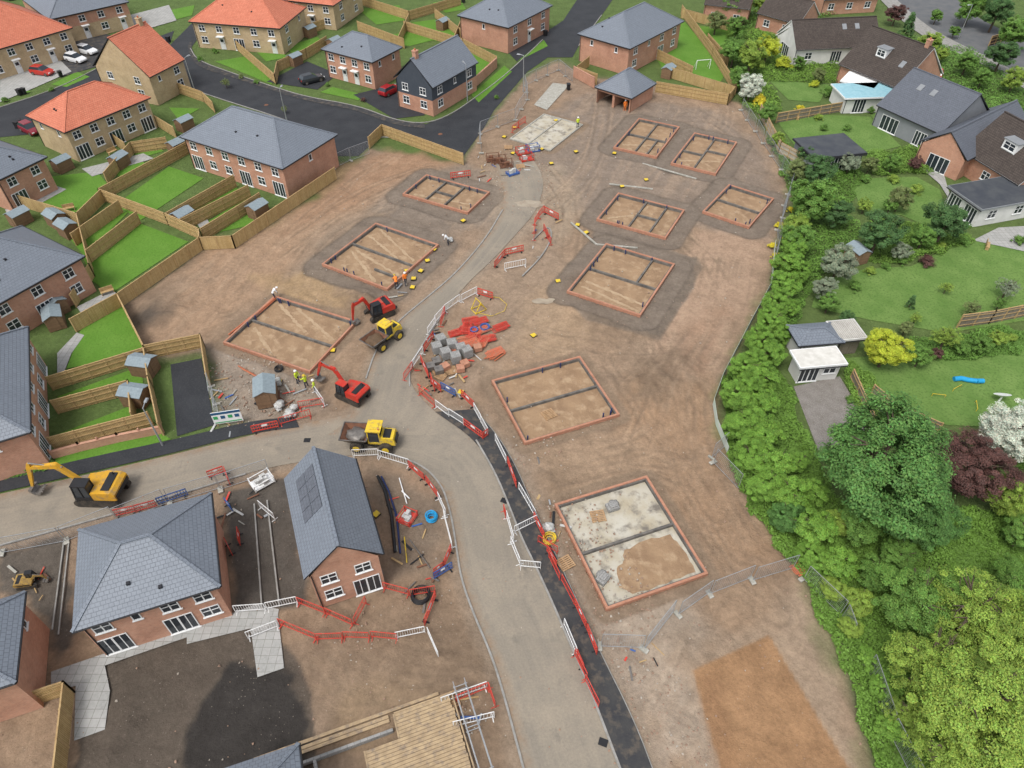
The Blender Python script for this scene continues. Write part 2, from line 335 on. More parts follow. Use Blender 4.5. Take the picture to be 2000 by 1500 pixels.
    st=vn(X*.15+Y*.06+n1*2,Y*0+X*1.9-Y*.75+n1*7,.9,77); put(site*np.clip((st-.6)*4,0,1)*.3*np.clip((n3-.35)*4,0,1),(.385,.285,.2))
    st=vn(X*.12-Y*.1+n4,X*1.5+Y*1.6+n1*8,.7,79); put(site*np.clip((st-.6)*4,0,1)*.25*np.clip((n1-.4)*4,0,1),(.185,.135,.098))
    # backfilled trench bands around the plots
    zone([(1070,560),(1170,450),(1360,505),(1355,560),(1290,655),(1150,630)],(.185,.152,.123),.15,.85,.25)
    zone([(1150,470),(1165,440),(1310,490),(1300,500)],(.165,.135,.108),.15,.8,.2)
    zone([(740,455),(790,385),(880,440),(860,480)],(.19,.155,.125),.2,.75,.3)
    zone([(1150,600),(1280,640),(1360,520),(1345,505),(1360,500),(1375,520),(1290,665),(1145,625)],(.15,.122,.096),.12,.7,.2)
    fm=np.full(X.shape,1e9,np.float32)
    for nme,A,B,Cc in FND:
        a,ex,ey,W,D=rect(A,B,Cc,.3)
        q=[a,a+ex*W,a+ex*W+ey*D,a+ey*D]; d=sdist(X,Y,[(p.x,p.y) for p in q])
        pad=2.2 if nme in('F8','F7','F2','F1','F4','F5','F6') else 1.0
        w=np.clip(.5-(d-pad+(n2-.5)*.35)/.2,0,1); put(w*.88,(.178,.145,.116) if pad>2 else (.225,.165,.115))
        edge=np.exp(-((d-pad+(n2-.5)*.35)/.18)**2)*(pad>2); put(edge*.55,(.11,.087,.068)); fm=np.minimum(fm,d)
        bump_=bump_+np.exp(-((d-pad-.3)/.4)**2)*.1*(n5+.3)
    for (u,v,r,h) in [(1290,740,3,.5),(1075,940,2.5,.35),(320,600,3,.6),(700,590,2.5,.7),(690,610,1.5,.5),(1130,560,2.5,.2),(930,1290,3,.3),(800,1330,4,.2),(1350,1260,2,.25),(1170,640,3,.2),(1330,700,2,.3),(1250,760,2,.3)]:
        p=P(u,v); d=np.hypot(X-p.x,Y-p.y); g=np.exp(-(d/r)**2); bump_=bump_+h*g*(.2+n2+n5*.8); put(g*site*.4,(.175,.125,.085))
    flat=np.ones(X.shape,np.float32)
    for px in ROADP:
        d=sdist(X,Y,wpoly(px)); flat=np.minimum(flat,np.clip((d-.1)/1.5,0,1))
        put(np.clip(1-(d-.2)/.9+(n2-.5),0,1)*site*.6,(.265,.212,.16))
    # stripped rectangle and tilled topsoil, crisp edges
    zone([(1352,1310),(1502,1240),(1665,1510),(1690,1570),(1425,1570),(1400,1470)],(.30,.175,.092),.07,.97,.05)
    zone([(1380,1340),(1500,1290),(1600,1440),(1430,1460)],(.335,.2,.108),1.,.5)
    zone([(1365,1320),(1400,1305),(1440,1500),(1430,1570),(1415,1570)],(.25,.14,.075),.4,.5,.4)
    ts=zone([(150,1310),(365,1240),(500,1200),(575,1285),(612,1350),(620,1500),(590,1570),(100,1570),(150,1480)],(.098,.080,.064),.12,.98,.3)
    zone([(400,1350),(450,1300),(555,1305),(605,1370),(600,1570),(360,1570),(350,1440)],(.036,.033,.031),.2,.93,.9)
    zone([(220,1330),(300,1300),(330,1400),(240,1480)],(.078,.064,.051),.8,.6)
    zone([(440,960),(560,930),(600,1130),(600,1180),(460,1200)],(.085,.077,.068),.3,.93,.4)
    zone([(0,1080),(140,1040),(145,1230),(110,1300),(100,1200),(0,1160)],(.10,.088,.075),.4,.92)
    zone([(1545,380),(1535,450),(1515,560),(1450,680),(1415,760),(1415,830),(1470,940),(1590,1150),(1660,1320),(1730,1560),(2100,1560),(2100,300),(1600,300)],(.095,.14,.042),1.2,.95,2)
    flat=np.minimum(flat,np.clip((fm-.2)/1.,0,1))
    z+=(bump_-rut*.09*brk)*hz*flat; z=np.where(fm<-.12,-.42,z)
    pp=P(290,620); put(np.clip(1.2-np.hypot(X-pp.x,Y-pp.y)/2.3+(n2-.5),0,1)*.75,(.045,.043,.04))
    pts=np.stack([X,Y,z],-1).reshape(-1,3).astype(np.float32)
    idx=np.arange(nx*ny).reshape(ny,nx); q=np.stack([idx[:-1,:-1],idx[:-1,1:],idx[1:,1:],idx[1:,:-1]],-1).reshape(-1,4)
    me=bpy.data.meshes.new('ground'); me.vertices.add(len(pts)); me.vertices.foreach_set('co',pts.ravel())
    me.loops.add(q.size); me.loops.foreach_set('vertex_index',q.ravel().astype(np.int32)); me.polygons.add(len(q)); me.polygons.foreach_set('loop_start',np.arange(0,q.size,4,dtype=np.int32))
    me.update(calc_edges=True); me.polygons.foreach_set('use_smooth',np.ones(len(q),bool))
    ca=me.color_attributes.new('Col','FLOAT_COLOR','POINT'); cc=np.ones((len(pts),4),np.float32); cc[:,:3]=np.clip(C.reshape(-1,3),0,1); ca.data.foreach_set('color',cc.ravel())
    me.materials.append(MT['ground']); ob('ground',me,kind='structure',label='muddy construction site ground')
lowL=[(1030,1530),(985,1360),(960,1280),(925,1200),(900,1130),(890,1060),(880,1000),(862,945),(820,905),(740,882)]
lowR=[(1222,1530),(1150,1340),(1110,1250),(1080,1180),(1048,1110),(1018,1050),(995,990),(968,925),(930,860),(850,805)]
wT=[(880,830),(800,800),(700,805),(560,835),(490,850),(350,885),(200,920),(0,965),(-120,990)]
wB=[(880,960),(820,905),(740,882),(560,905),(480,925),(350,965),(200,1010),(0,1065),(-120,1100)]
nL=[(640,850),(690,815),(715,740),(735,680),(775,630),(830,585),(890,535),(950,465),(982,410),(985,360),(960,320)]
nR=[(900,850),(850,805),(800,755),(800,715),(840,650),(875,600),(915,550),(960,510),(1010,455),(1050,410),(1065,350),(1040,310)]
pvR=[(1285,1530),(1240,1410),(1170,1270),(1130,1180),(1095,1105),(1060,1030),(1035,975),(1005,905),(968,845),(925,800)]
est=[(330,90),(340,60),(300,75),(180,140),(100,178),(0,210),(-200,250),(-200,340),(0,268),(60,262),(130,215),(190,200),(270,170),(345,165),(440,197),(540,228),(640,268),(650,305),(700,305),(722,285),(745,262),(860,292),(905,305),(945,250),(965,215),(1030,140),(1070,112),(1118,112),(1130,90),(1175,30),(1210,-20),(1140,-20),(1100,40),(1060,78),(990,145),(930,190),(880,225),(830,243),(770,235),(700,207),(600,190),(540,172),(450,142),(395,125),(372,95),(390,70),(480,25),(560,8),(620,-20),(500,-20),(420,10),(380,40)]
ROADP=[lowL+lowR[::-1],wT+wB[::-1],nL+nR[::-1],lowR+pvR[::-1]]
ground()
sheet('estate_road',est,.0,ASPH,label='new black asphalt estate road')
strip('site_road',lowL,lowR,.006,MUDR); strip('side_road',wT,wB,.010,MUDR); strip('access_road',nL,nR,.014,MUDR)
strip('pavement',lowR,pvR,.06,PAVA); strip('footpath',[(575,815),(490,822),(350,857),(200,888),(0,935),(-120,955)],[(585,835),(490,846),(350,882),(200,917),(0,962),(-120,987)],.05,ASPH)
kerb(lowR[:-1]);kerb(pvR,'edging',.06,.1);kerb(lowL,'kerb');kerb([(480,926),(350,966),(200,1011),(0,1066)]);kerb([(715,740),(735,680),(775,630),(830,585),(890,535),(950,465),(982,410)]);kerb([(800,755),(800,715),(840,650),(875,600)]);kerb([(1040,470),(1070,440),(1080,460),(1060,500),(1020,540)])
kerb([(330,95),(340,150),(345,165),(440,197),(540,228),(640,268)]);kerb([(372,95),(385,118),(450,142),(540,172),(600,190),(700,207),(770,235),(830,243),(880,225),(930,190),(990,145),(1060,78)]);kerb([(722,285),(745,262),(860,292),(905,305)]);kerb([(1130,90),(1175,30)]);kerb([(300,75),(180,140),(100,178),(0,210)])
kerb([(497,985),(512,1190)],'edging',.12,.12);kerb([(522,978),(546,1185)],'edging',.12,.12);kerb([(135,1060),(115,1240)],'edging',.1,.1);kerb([(125,1060),(103,1230)],'edging',.1,.1)
strip('old_road',[(1730,-20),(1800,45),(1870,85),(1950,120),(2060,190)],[(1850,-20),(1900,30),(1960,60),(2010,80),(2100,110)],.0,OLDA)
strip('old_pavement',[(1700,-20),(1770,52),(1850,97),(1935,132),(2050,205)],[(1730,-20),(1800,45),(1870,85),(1950,120),(2060,190)],.07,KERB)
strip('estate_pavement',[(372,80),(365,95),(380,130),(450,150),(540,180),(600,198),(700,216),(770,245),(830,251)],[(376,78),(373,95),(390,122),(450,141),(540,171),(600,189),(700,206),(770,234),(830,242)],.045,PAVA)
for i,px in enumerate([[(95,345),(190,335),(222,375),(130,425),(70,400)],[(225,400),(330,325),(398,348),(275,430)],[(135,465),(225,408),(250,415),(165,500)],[(345,415),(450,360),(470,372),(375,432)],
 [(395,440),(480,385),(520,398),(490,440),(420,455)],[(163,505),(275,437),(368,472),(215,575),(180,548)],[(130,720),(165,625),(222,592),(245,602),(285,690)],[(112,775),(275,715),(282,762),(125,800)],[(108,850),(262,790),(265,815),(115,868)],
 [(105,885),(300,840),(335,858),(110,912)],[(255,290),(290,275),(320,295),(270,310)],[(225,340),(270,310),(300,330),(250,355)],[(330,210),(390,212),(350,235)],[(0,178),(45,163),(60,180),(0,192)],[(100,165),(150,140),(175,150),(130,170)],[(240,75),(285,66),(290,82),(255,90)],
 [(700,18),(780,10),(790,40),(735,48)],[(795,45),(850,38),(905,75),(850,80)],[(555,92),(620,72),(640,90),(590,118)],[(625,180),(650,170),(710,185),(700,196)],[(715,80),(800,60),(860,75),(800,90)],[(880,110),(940,100),(960,125),(910,165)],[(920,185),(985,128),(1000,140),(935,200)],[(420,120),(480,110),(540,150),(530,165)],[(1290,65),(1335,40),(1420,140),(1400,170),(1300,145),(1280,110)],[(1345,50),(1440,55),(1450,110),(1410,115)],[(1000,105),(1060,75),(1070,90),(1010,120)],[(845,5),(900,0),(910,18),(870,25)],[(500,100),(550,95),(560,112),(520,120)],[(330,20),(380,10),(375,30),(335,40)]]):
    sheet('lawn',px,.008+.003*(i%4),GRASS,label='mown green lawn of a new garden')
for px in [[(1520,240),(1560,222),(1700,228),(1760,285),(1700,300),(1560,295)],[(1660,360),(1700,348),(1790,345),(1835,370),(1845,400),(1830,450),(1760,420),(1690,420)],[(1585,600),(1600,550),(1690,525),(1780,520),(1880,470),(2020,470),(2040,620),(1850,650),(1700,625)],
 [(1640,700),(1780,690),(2040,640),(2060,840),(1850,830),(1740,790)],[(1500,155),(1620,165),(1600,200),(1540,195)],[(1830,1020),(1970,1000),(2060,1110),(1860,1110)],[(1700,225),(1720,215),(1740,250),(1720,250)]]:
    sheet('garden_lawn',px,.006,GRASS2,label='large mature garden lawn')
for i,px in enumerate([[(365,1232),(500,1180),(545,1190),(540,1215),(365,1258)],[(100,1312),(365,1222),(365,1245),(205,1300),(215,1350),(205,1425),(145,1447),(148,1340),(100,1350)],[(488,1215),(543,1200),(555,1305),(503,1323)],[(112,690),(150,650),(165,655),(140,690),(112,760)],[(10,410),(100,360),(130,370),(20,430)],[(150,600),(220,565),(240,590),(165,620)],
 [(0,150),(60,120),(110,110),(140,140),(60,175),(0,200)],[(215,40),(330,10),(345,40),(260,65)],[(160,330),(280,300),(300,310),(180,345)],[(380,430),(400,420),(420,455),(400,460)],[(1900,470),(1950,445),(2040,440),(2040,500)],[(1690,765),(1760,790),(1800,820),(1780,835),(1690,790)],[(1800,330),(1840,330),(1860,400),(1835,360)]]):
    sheet('paving',px,.022+.004*i,SLAB,label='light grey slab paving')
for px in [[(333,712),(393,700),(420,830),(346,852)],[(520,160),(600,120),(660,145),(620,175)],[(690,185),(790,160),(830,225),(770,232)],[(990,100),(1070,60),(1100,40),(1060,80),(1010,120)],[(60,100),(180,60),(240,75),(190,130),(120,150)]]:
    sheet('driveway',px,.02,PAVA if px[0][0]==60 else ASPH,label='dark asphalt driveway')
sheet('gravel_yard',[(1550,755),(1640,735),(1715,860),(1600,885)],.01,mat('grey gravel',(.17,.15,.13),(.23,.21,.19),1,.95,0,.5,(.3,.28,.25),9),label='gravel yard behind shed')
def puddle(cu,cv,ru,rv,seed):
    q=random.Random(seed); px=[(cu+ru*math.cos(a)*q.uniform(.55,1.15),cv+rv*math.sin(a)*q.uniform(.55,1.15)) for a in [6.283*i/16 for i in range(16)]]
    pts=smooth(px+px[:1],2)[:-1]; mm=M().add([(p.x,p.y,.02) for p in pts][::-1],[tuple(range(len(pts)))]); wob(mm,'puddle',[PUD],kind='structure',label='wet pale mud puddle')
PUD=mat('wet mud',(.36,.30,.22),(.27,.215,.155),1,.3,0,0,None,1,.5)
puddle(1035,398,34,9,1);puddle(1062,588,26,7,3)
sheet('concrete_pad',[(1043,205),(1080,162),(1112,166),(1068,215)],.03,CONC,label='pale concrete pad')
# ---------------- house builder
WC={}
def winmesh(w,h,kind='w'):
    k=(w,h,kind)
    if k not in WC:
        g=M().box(-w/2,-.02,0,w/2,.0,h)
        f=M(); t=.07
        for a in (-w/2,w/2-t): f.box(a,-.06,0,a+t,.01,h)
        f.box(-w/2+t,-.06,0,w/2-t,.01,t); f.box(-w/2+t,-.06,h-t,w/2-t,.01,h)
        if kind=='f':
            f.box(-.06,-.055,t,.06,.01,h-t); 
            for s in(-1,1): f.box(s*w/4-.03,-.05,t,s*w/4+.03,.01,h-t)
        elif w>.7:
            f.box(-.04,-.055,t,.04,.01,h-t); f.box(-w/2+t,-.05,h*.55,-.04,.01,h*.55+.05); f.box(.04,-.05,h*.55,w/2-t,.01,h*.55+.05)
        f.box(-w/2-.08,-.11,-.08,w/2+.08,.01,-.002)
        WC[k]=(g.mesh('window',[GLASS]),f.mesh('frame',[WHITE]))
    return WC[k]
def doormesh(c):
    k=('d',c.name)
    if k not in WC:
        d=M().box(-.5,-.05,0,.5,.0,2.1); d.box(-.3,-.07,1.3,.3,-.049,1.8,1)
        h=M().box(.34,-.1,1.0,.4,-.05,1.15)
        c2=M(); c2.box(-.7,-.75,2.3,.7,.0,2.42)
        WC[k]=(d.mesh('door',[c,GLASS]),h.mesh('handle',[STEEL]),c2.mesh('canopy',[WHITE]))
    return WC[k]
def addwin(root,loc,rz,w,h,kind='w'):
    g,f=winmesh(w,h,kind); o=ob('window',g,root,loc,rz); ob('frame',f,o); return o
def roofm(W,D,ze,typ,k):
    m=M(); 
    if typ=='hip':
        if W>=D: r=D/2; A=(r,D/2);B=(W-r,D/2)
        else: r=W/2; A=(W/2,r);B=(W/2,D-r)
        if (A[0]-B[0])**2+(A[1]-B[1])**2<1: B=(B[0]+.5*(W>=D),B[1]+.5*(W<D)); A=(A[0]-.5*(W>=D),A[1]-.5*(W<D))
        zr=ze+r*k; c=[(0,0,ze),(W,0,ze),(W,D,ze),(0,D,ze)]; a=(*A,zr);b=(*B,zr)
        fs=[[c[0],c[1],b,a],[c[1],c[2],b],[c[2],c[3],a,b],[c[3],c[0],a]] if W>=D else [[c[0],c[1],a],[c[1],c[2],b,a],[c[2],c[3],b],[c[3],c[0],a,b]]
        hips=[(c[0],a),(c[3],a),(c[1],b),(c[2],b),(a,b)] if W>=D else [(c[0],a),(c[1],a),(c[2],b),(c[3],b),(a,b)]
        for q in fs: m.add(q,[tuple(range(len(q)))])
        m.box(0,0,ze-.2,W,D,ze-.004,1)
        for p,q in hips: m.beam(p,q,.24,.1,2)
        return m,zr
    if typ in('gx','gy'):
        L,S=(W,D) if typ=='gx' else (D,W); zr=ze+S/2*k; T=(lambda x,y,z:(x,y,z)) if typ=='gx' else (lambda x,y,z:(S-y,x,z))
        t=.16
        for y0,z0,y1,z1 in((0,ze,S/2,zr),(S/2,zr,S,ze)):
            m.add([T(0,y0,z0),T(L,y0,z0),T(L,y1,z1),T(0,y1,z1)],[(0,1,2,3)])
            m.add([T(0,y0,z0-t),T(L,y0,z0-t),T(L,y1,z1-t),T(0,y1,z1-t)],[(3,2,1,0)],1)
            for x in(0,L): m.add([T(x,y0,z0-t),T(x,y1,z1-t),T(x,y1,z1),T(x,y0,z0)],[(0,1,2,3) if x else (3,2,1,0)],1)
        for y in(0,S): m.add([T(0,y,ze-t),T(L,y,ze-t),T(L,y,ze),T(0,y,ze)],[(0,1,2,3) if not y else (3,2,1,0)],1)
        m.beam(T(-.02,S/2,zr),T(L+.02,S/2,zr),.26,.1,2)
        return m,zr
    m.box(0,0,ze,W,D,ze+.22,1); m.box(.1,.1,ze+.22,W-.1,D-.1,ze+.24,0); return m,ze+.3
def house(A,B,C,ze=4.7,roof='hip',k=.62,wall=RED,tile=None,bays={},label='',cat='house',name='house',ov=.38,chim=None,fasc=None,up=None,dorm=(),sky=(),solar=False,open0=False,group=None,dep=None):
    tile=tile or SLATE; fasc=fasc or FASC
    a,ex,ey,W,D=rect(A,B,C,ze); D=dep or abs(D)
    if dep: ex=(P(*B,ze)-P(*A,ze)).normalized()
    rz=math.atan2(ex.y,ex.x)
    root=ob(name,None,None,(a.x,a.y,0),rz,label=label,category=cat); root.empty_display_size=.5
    if group: root['group']=group
    rm,zr=roofm(W,D,ze,roof,k); ro=ob('roof',rm.mesh('roof',[tile,fasc,tile]),root)
    x0,y0,x1,y1=ov,ov,W-ov,D-ov; g=.15
    if roof=='gx': x0,x1=g,W-g
    if roof=='gy': y0,y1=g,D-g
    wm=M(); zt=ze-.205 if roof!='flat' else ze-.01
    c=[(x0,y0),(x1,y0),(x1,y1),(x0,y1)]
    def wallbox(za,zb,e=0,mi=0):
        for i in range(4):
            if open0 and i==0: continue
            p,q=c[i],c[(i+1)%4]; wm.add([(p[0],p[1],za),(q[0],q[1],za),(q[0],q[1],zb),(p[0],p[1],zb)],[(0,1,2,3)],mi)
    if up: wallbox(0,2.5); wallbox(2.5,zt,0,1)
    else: wallbox(0,zt)
    if open0:
        n=3
        for i in range(n):
            xx=x0+(x1-x0)*i/(n-1); wm.box(max(x0,xx-.2),y0,0,min(x1,xx+.2),y0+.3,zt)
        wm.box(x0,y0+.02,zt-.35,x1,y0+.28,zt); wm.box((x0+x1)/2-.1,y0+.3,0,(x0+x1)/2+.1,y1-.02,zt)
    if roof=='gx':
        for x in(x0,x1):
            t=[(x,y0,zt),(x,y1,zt),(x,D/2,zr-.17)]
            if x==x0: t=t[::-1]
            wm.add(t,[(0,1,2)],1 if up else 0)
    if roof=='gy':
        for y in(y0,y1):
            t=[(x0,y,zt),(x1,y,zt),(W/2,y,zr-.17)]
            if y==y1: t=t[::-1]
            wm.add(t,[(0,1,2)],1 if up else 0)
    ob('wall',wm.mesh('wall',[wall,up or wall]),root)
    gm=M(); 
    if roof in('hip','gx','flat'): gm.tube([(0,-.06,ze-.05),(W,-.06,ze-.05)],.06,6)
    if roof in('hip','gy'): gm.tube([(W+.06,0,ze-.05),(W+.06,D,ze-.05)],.06,6)
    gm.tube([(x0+.15,y0-.06,ze-.1),(x0+.15,y0-.06,.05)],.045,6)
    ob('gutter',gm.mesh('gutter',[BLACK]),root)
    for sd,s in bays.items():
        L=(x1-x0) if sd%2==0 else (y1-y0); n=len(s); r=sd*math.pi/2
        for i,ch in enumerate(s):
            t=L*(i+.5)/n; p={0:(x0+t,y0),1:(x1,y0+t),2:(x1-t,y1),3:(x0,y1-t)}[sd]
            if ch in'wdfs' and ze>4: addwin(root,(*p,3.05 if ch!='s' else 3.3),r,1.2 if ch!='s' else .6,1.15 if ch!='s' else .9)
            if ch in'wW': addwin(root,(*p,.95),r,1.3,1.2)
            if ch in'fF': addwin(root,(*p,.08),r,2.0,2.1,'f')
            if ch in'G': addwin(root,(*p,.08),r,3.0,2.2,'f')
            if ch in'dD':
                dm=doormesh(DOORW); o=ob('door',dm[0],root,(*p,.05),r); ob('handle',dm[1],o); 
                ob('canopy',dm[2],root,(*p,.05),r)
    if chim:
        cx,cy=chim[0]*W,chim[1]*D; m=M().box(cx-.35,cy-.35,zr-1.2,cx+.35,cy+.35,zr+.8).box(cx-.42,cy-.42,zr+.8,cx+.42,cy+.42,zr+.92)
        m.cyl((cx,cy,zr+.92),(cx,cy,zr+1.2),.13,8,1); ob('chimney',m.mesh('chimney',[wall,PIPER]),ro)
    for (fx,fy,w) in dorm:
        cx=fx*W; y=fy*D; z=ze+y*k
        m=M().box(cx-w/2,y,z-.1,cx+w/2,y+2.2,z+1.35,0); m.box(cx-w/2-.15,y-.15,z+1.35,cx+w/2+.15,y+2.3,z+1.47,1)
        dd=ob('dormer',m.mesh('dormer',[WHITE,GREYR]),root); addwin(dd,(cx,y-.005,z+.2),0,w*.8,1.0)
    for (fx,fy) in sky:
        cx=fx*W;y=fy*D;z=ze+y*k; m=M().hexa([Vector(q) for q in ((cx-.4,y,z+.02),(cx+.4,y,z+.02),(cx+.4,y+.8,z+.8*k+.02),(cx-.4,y+.8,z+.8*k+.02),(cx-.4,y,z+.1),(cx+.4,y,z+.1),(cx+.4,y+.8,z+.8*k+.1),(cx-.4,y+.8,z+.8*k+.1))])
        ob('skylight',m.mesh('skylight',[GREYR]),root); 
    if solar and roof=='gy':
        for i in range(2):
            for j in range(4):
                xx=W*.16+i*W*.14; y=D*.42+j*1.05; z=ze+xx*k; w=W*.13
                m=M().hexa([Vector(q) for q in ((xx,y,z+.02),(xx+w,y,z+w*k+.02),(xx+w,y+1,z+w*k+.02),(xx,y+1,z+.02),(xx,y,z+.07),(xx+w,y,z+w*k+.07),(xx+w,y+1,z+w*k+.07),(xx,y+1,z+.07))])
                ob('solar_panel',m.mesh('solar_panel',[SLATE2]),ro)
    else:
        rr=random.Random(int(A[0]))
        if roof=='hip' and ze>4:
            for _ in range(2):
                vm=M(); fx=rr.uniform(.3,.7); y=D*rr.uniform(.1,.3); vm.box(fx*W-.12,y-.12,ze+y*k-.05,fx*W+.12,y+.12,ze+y*k+.14); ob('roof_vent',vm.mesh('roof_vent',[FASC]),ro)
    return root
NG='new estate houses'
def nh(*a,**k): return house(*a,group=NG,**k)
nh((-80,118),(100,43),(55,-22),wall=BUFF,tile=TERRA,bays={0:'wwdwdw',1:'ss'},label='buff brick terrace with orange hipped roof and white doors')
nh((95,38),(240,-2),(200,-50),wall=BUFF,up=RED,bays={0:'wdwd',1:'s'},label='semi-detached house with buff lower and red upper brick')
nh((368,42),(520,72),(548,22),wall=BUFF,tile=TERRA,bays={0:'wdfwd',1:'ws'},label='large buff brick house pair with orange roof')
nh((555,0),(652,10),(712,-28),wall=BUFF,tile=TERRA,bays={0:'wdw',1:'ww'},label='buff brick house with orange roof beside rear gardens')
nh((180,128),(272,160),(332,120),roof='gy',k=.85,wall=BUFF,tile=TERRA,bays={0:'ww',1:'sw'},chim=(.5,.85),label='buff brick house with steep orange gable roof and chimney')
nh((50,226),(130,257),(303,190),wall=BUFF,tile=TERRA,bays={0:'ss',1:'fwfwf'},label='buff brick terrace with orange hipped roof and french doors')
nh((350,267),(540,337),(643,266),k=.6,bays={0:'fwwfwf',1:'s'},label='long red brick terrace with grey hipped roof')
nh((627,96),(727,122),(786,92),bays={0:'wddw',1:'ss'},label='red brick semi-detached pair with grey hipped roof')
nh((768,150),(832,178),(903,118),roof='gy',k=.9,up=DREN,bays={0:'ww',1:'wsw'},chim=(.5,.1),label='detached house clad dark grey above red brick, grey gable roof')
nh((893,30),(985,58),(1060,10),bays={0:'nsn',1:'wdw'},label='red brick pair with grey hipped roof')
nh((1128,66),(1225,98),(1320,40),bays={0:'ss',1:'wsfw'},label='red brick house with grey hipped roof next to garage')
house((1162,170),(1233,193),(1280,163),ze=2.5,open0=True,ov=.3,k=.75,name='garage',cat='garage',label='open brick double garage with grey hipped roof')
nh((-10,355),(80,303),(5,262),bays={0:'fw',1:'w'},label='red brick house with grey roof and garden doors')
nh((-40,614),(157,497),(45,432),bays={0:'wfw',1:'s'},label='red brick semi with grey roof behind lawns')
nh((-260,940),(58,832),(76,622),ze=4.7,bays={1:'fwfwf',0:'ws'},label='red brick terrace with french doors facing small gardens')
nh((140,1235),(430,1148),(410,965),bays={0:'fsfw',1:'nsn'},k=.55,label='new red brick semi with grey hipped roof and french doors')
nh((593,1132),(748,1080),(697,893),roof='gy',k=.95,bays={0:'wf'},solar=True,label='red brick house with steep grey gable roof')
nh((-190,1405),(30,1335),(47,1157),roof='hip',bays={1:'ns'},label='red brick house with grey roof beside patio')
nh((420,1650),(600,1600),(574,1466),bays={},label='house with grey hipped roof under construction')
OG='older neighbouring houses'
house((1555,98),(1722,90),(1735,18),ze=2.8,roof='gx',k=.8,dep=9,wall=CREAM,tile=BROWNT,fasc=WHITE,bays={0:'WFW',3:'G'},sky=((.6,.3),(.75,.3)),label='white chalet bungalow with dark brown roof',group=OG)
house((1515,68),(1560,92),(1590,70),ze=2.8,roof='gy',k=.8,dep=6,wall=CREAM,tile=BROWNT,fasc=WHITE,bays={0:'G'},label='white gabled wing of a bungalow with dark roof',group=OG)
house((1638,125),(1740,177),(1815,140),ze=3,roof='gx',k=.9,tile=BROWNT,fasc=WHITE,bays={0:'WF',1:'W'},dorm=((.45,.22,1.8),),sky=((.8,.2),),chim=(.9,.5),label='brick chalet house with brown tiles and white dormer',group=OG)
house((1712,205),(1800,270),(1868,205),ze=3.2,roof='gx',k=.75,wall=GREYR,tile=SLATE2,bays={0:'GF'},sky=((.3,.3),(.5,.3)),label='modern grey house with slate gable roof',group=OG)
house((1795,275),(1880,318),(1975,235),ze=3.2,roof='gy',k=.75,wall=RED,tile=SLATE2,bays={0:'G',1:'WW'},label='grey roofed house wing with large glazed doors',group=OG)
house((1875,292),(1990,362),(2060,300),ze=3,roof='gx',k=.95,dep=10,tile=BROWNT,fasc=WHITE,bays={0:'W'},dorm=((.5,.2,2.2),),label='brown tiled house with white dormer',group=OG)
house((1850,365),(1908,414),(2060,372),ze=2.6,roof='flat',wall=CREAM,tile=FLAT,fasc=GREYR,bays={0:'FF',1:'WWW'},label='white flat roofed extension with black membrane',group=OG)
house((1478,25),(1560,48),(1600,8),ze=3,roof='gx',k=.8,dep=8,tile=BROWNT,fasc=WHITE,bays={0:'WF'},label='brick bungalow with dark roof and white trim',group=OG)
house((1610,0),(1720,-6),(1740,-40),ze=3,roof='gx',k=.8,dep=8,tile=BROWNT,fasc=WHITE,bays={0:'WWW'},label='brown roofed house among trees',group=OG)
house((1375,8),(1465,18),(1490,-30),ze=3.5,roof='gx',k=.7,dep=8,tile=BROWNT,fasc=WHITE,bays={0:'WW'},label='older brick house behind trees',group=OG)
house((1590,313),(1688,297),(1648,257),ze=2.4,roof='flat',wall=GREYR,tile=FLAT,bays={0:'F'},name='garden_room',cat='outbuilding',label='grey flat roofed garden room')
house((1560,676),(1642,658),(1625,615),ze=2.3,wall=CREAM,tile=SLATE,k=.45,name='outbuilding',cat='outbuilding',label='white outbuilding with weathered grey hipped roof')
house((1562,722),(1650,706),(1632,670),ze=2.2,roof='flat',wall=CREAM,tile=mat('pale roof sheet',(.62,.6,.55),(.5,.48,.43),1.5),fasc=WHITE,bays={0:'FW'},name='summer_house',cat='outbuilding',label='white lean-to summer house with pale roof')
house((1638,668),(1692,660),(1668,622),ze=2.2,roof='flat',wall=OLDB,tile=brickm('corrugated sheet',(.42,.40,.35),(.5,.47,.42),(.2,.19,.17),.2,5,.03,0),fasc=CREAM,name='carport',cat='outbuilding',label='pale corrugated sheet roofed store')
house((1650,195),(1765,180),(1745,150),ze=2.4,roof='flat',wall=CREAM,tile=mat('blue polycarbonate',(.22,.42,.48),(.3,.5,.55),2,.3),fasc=WHITE,bays={0:'FF'},name='conservatory',cat='outbuilding',label='conservatory with pale blue glazed roof')
house((1640,160),(1705,178),(1720,150),ze=2.4,roof='flat',wall=CREAM,tile=WHITE,fasc=WHITE,bays={0:'FF'},name='conservatory',cat='outbuilding',label='white flat roofed garden extension')
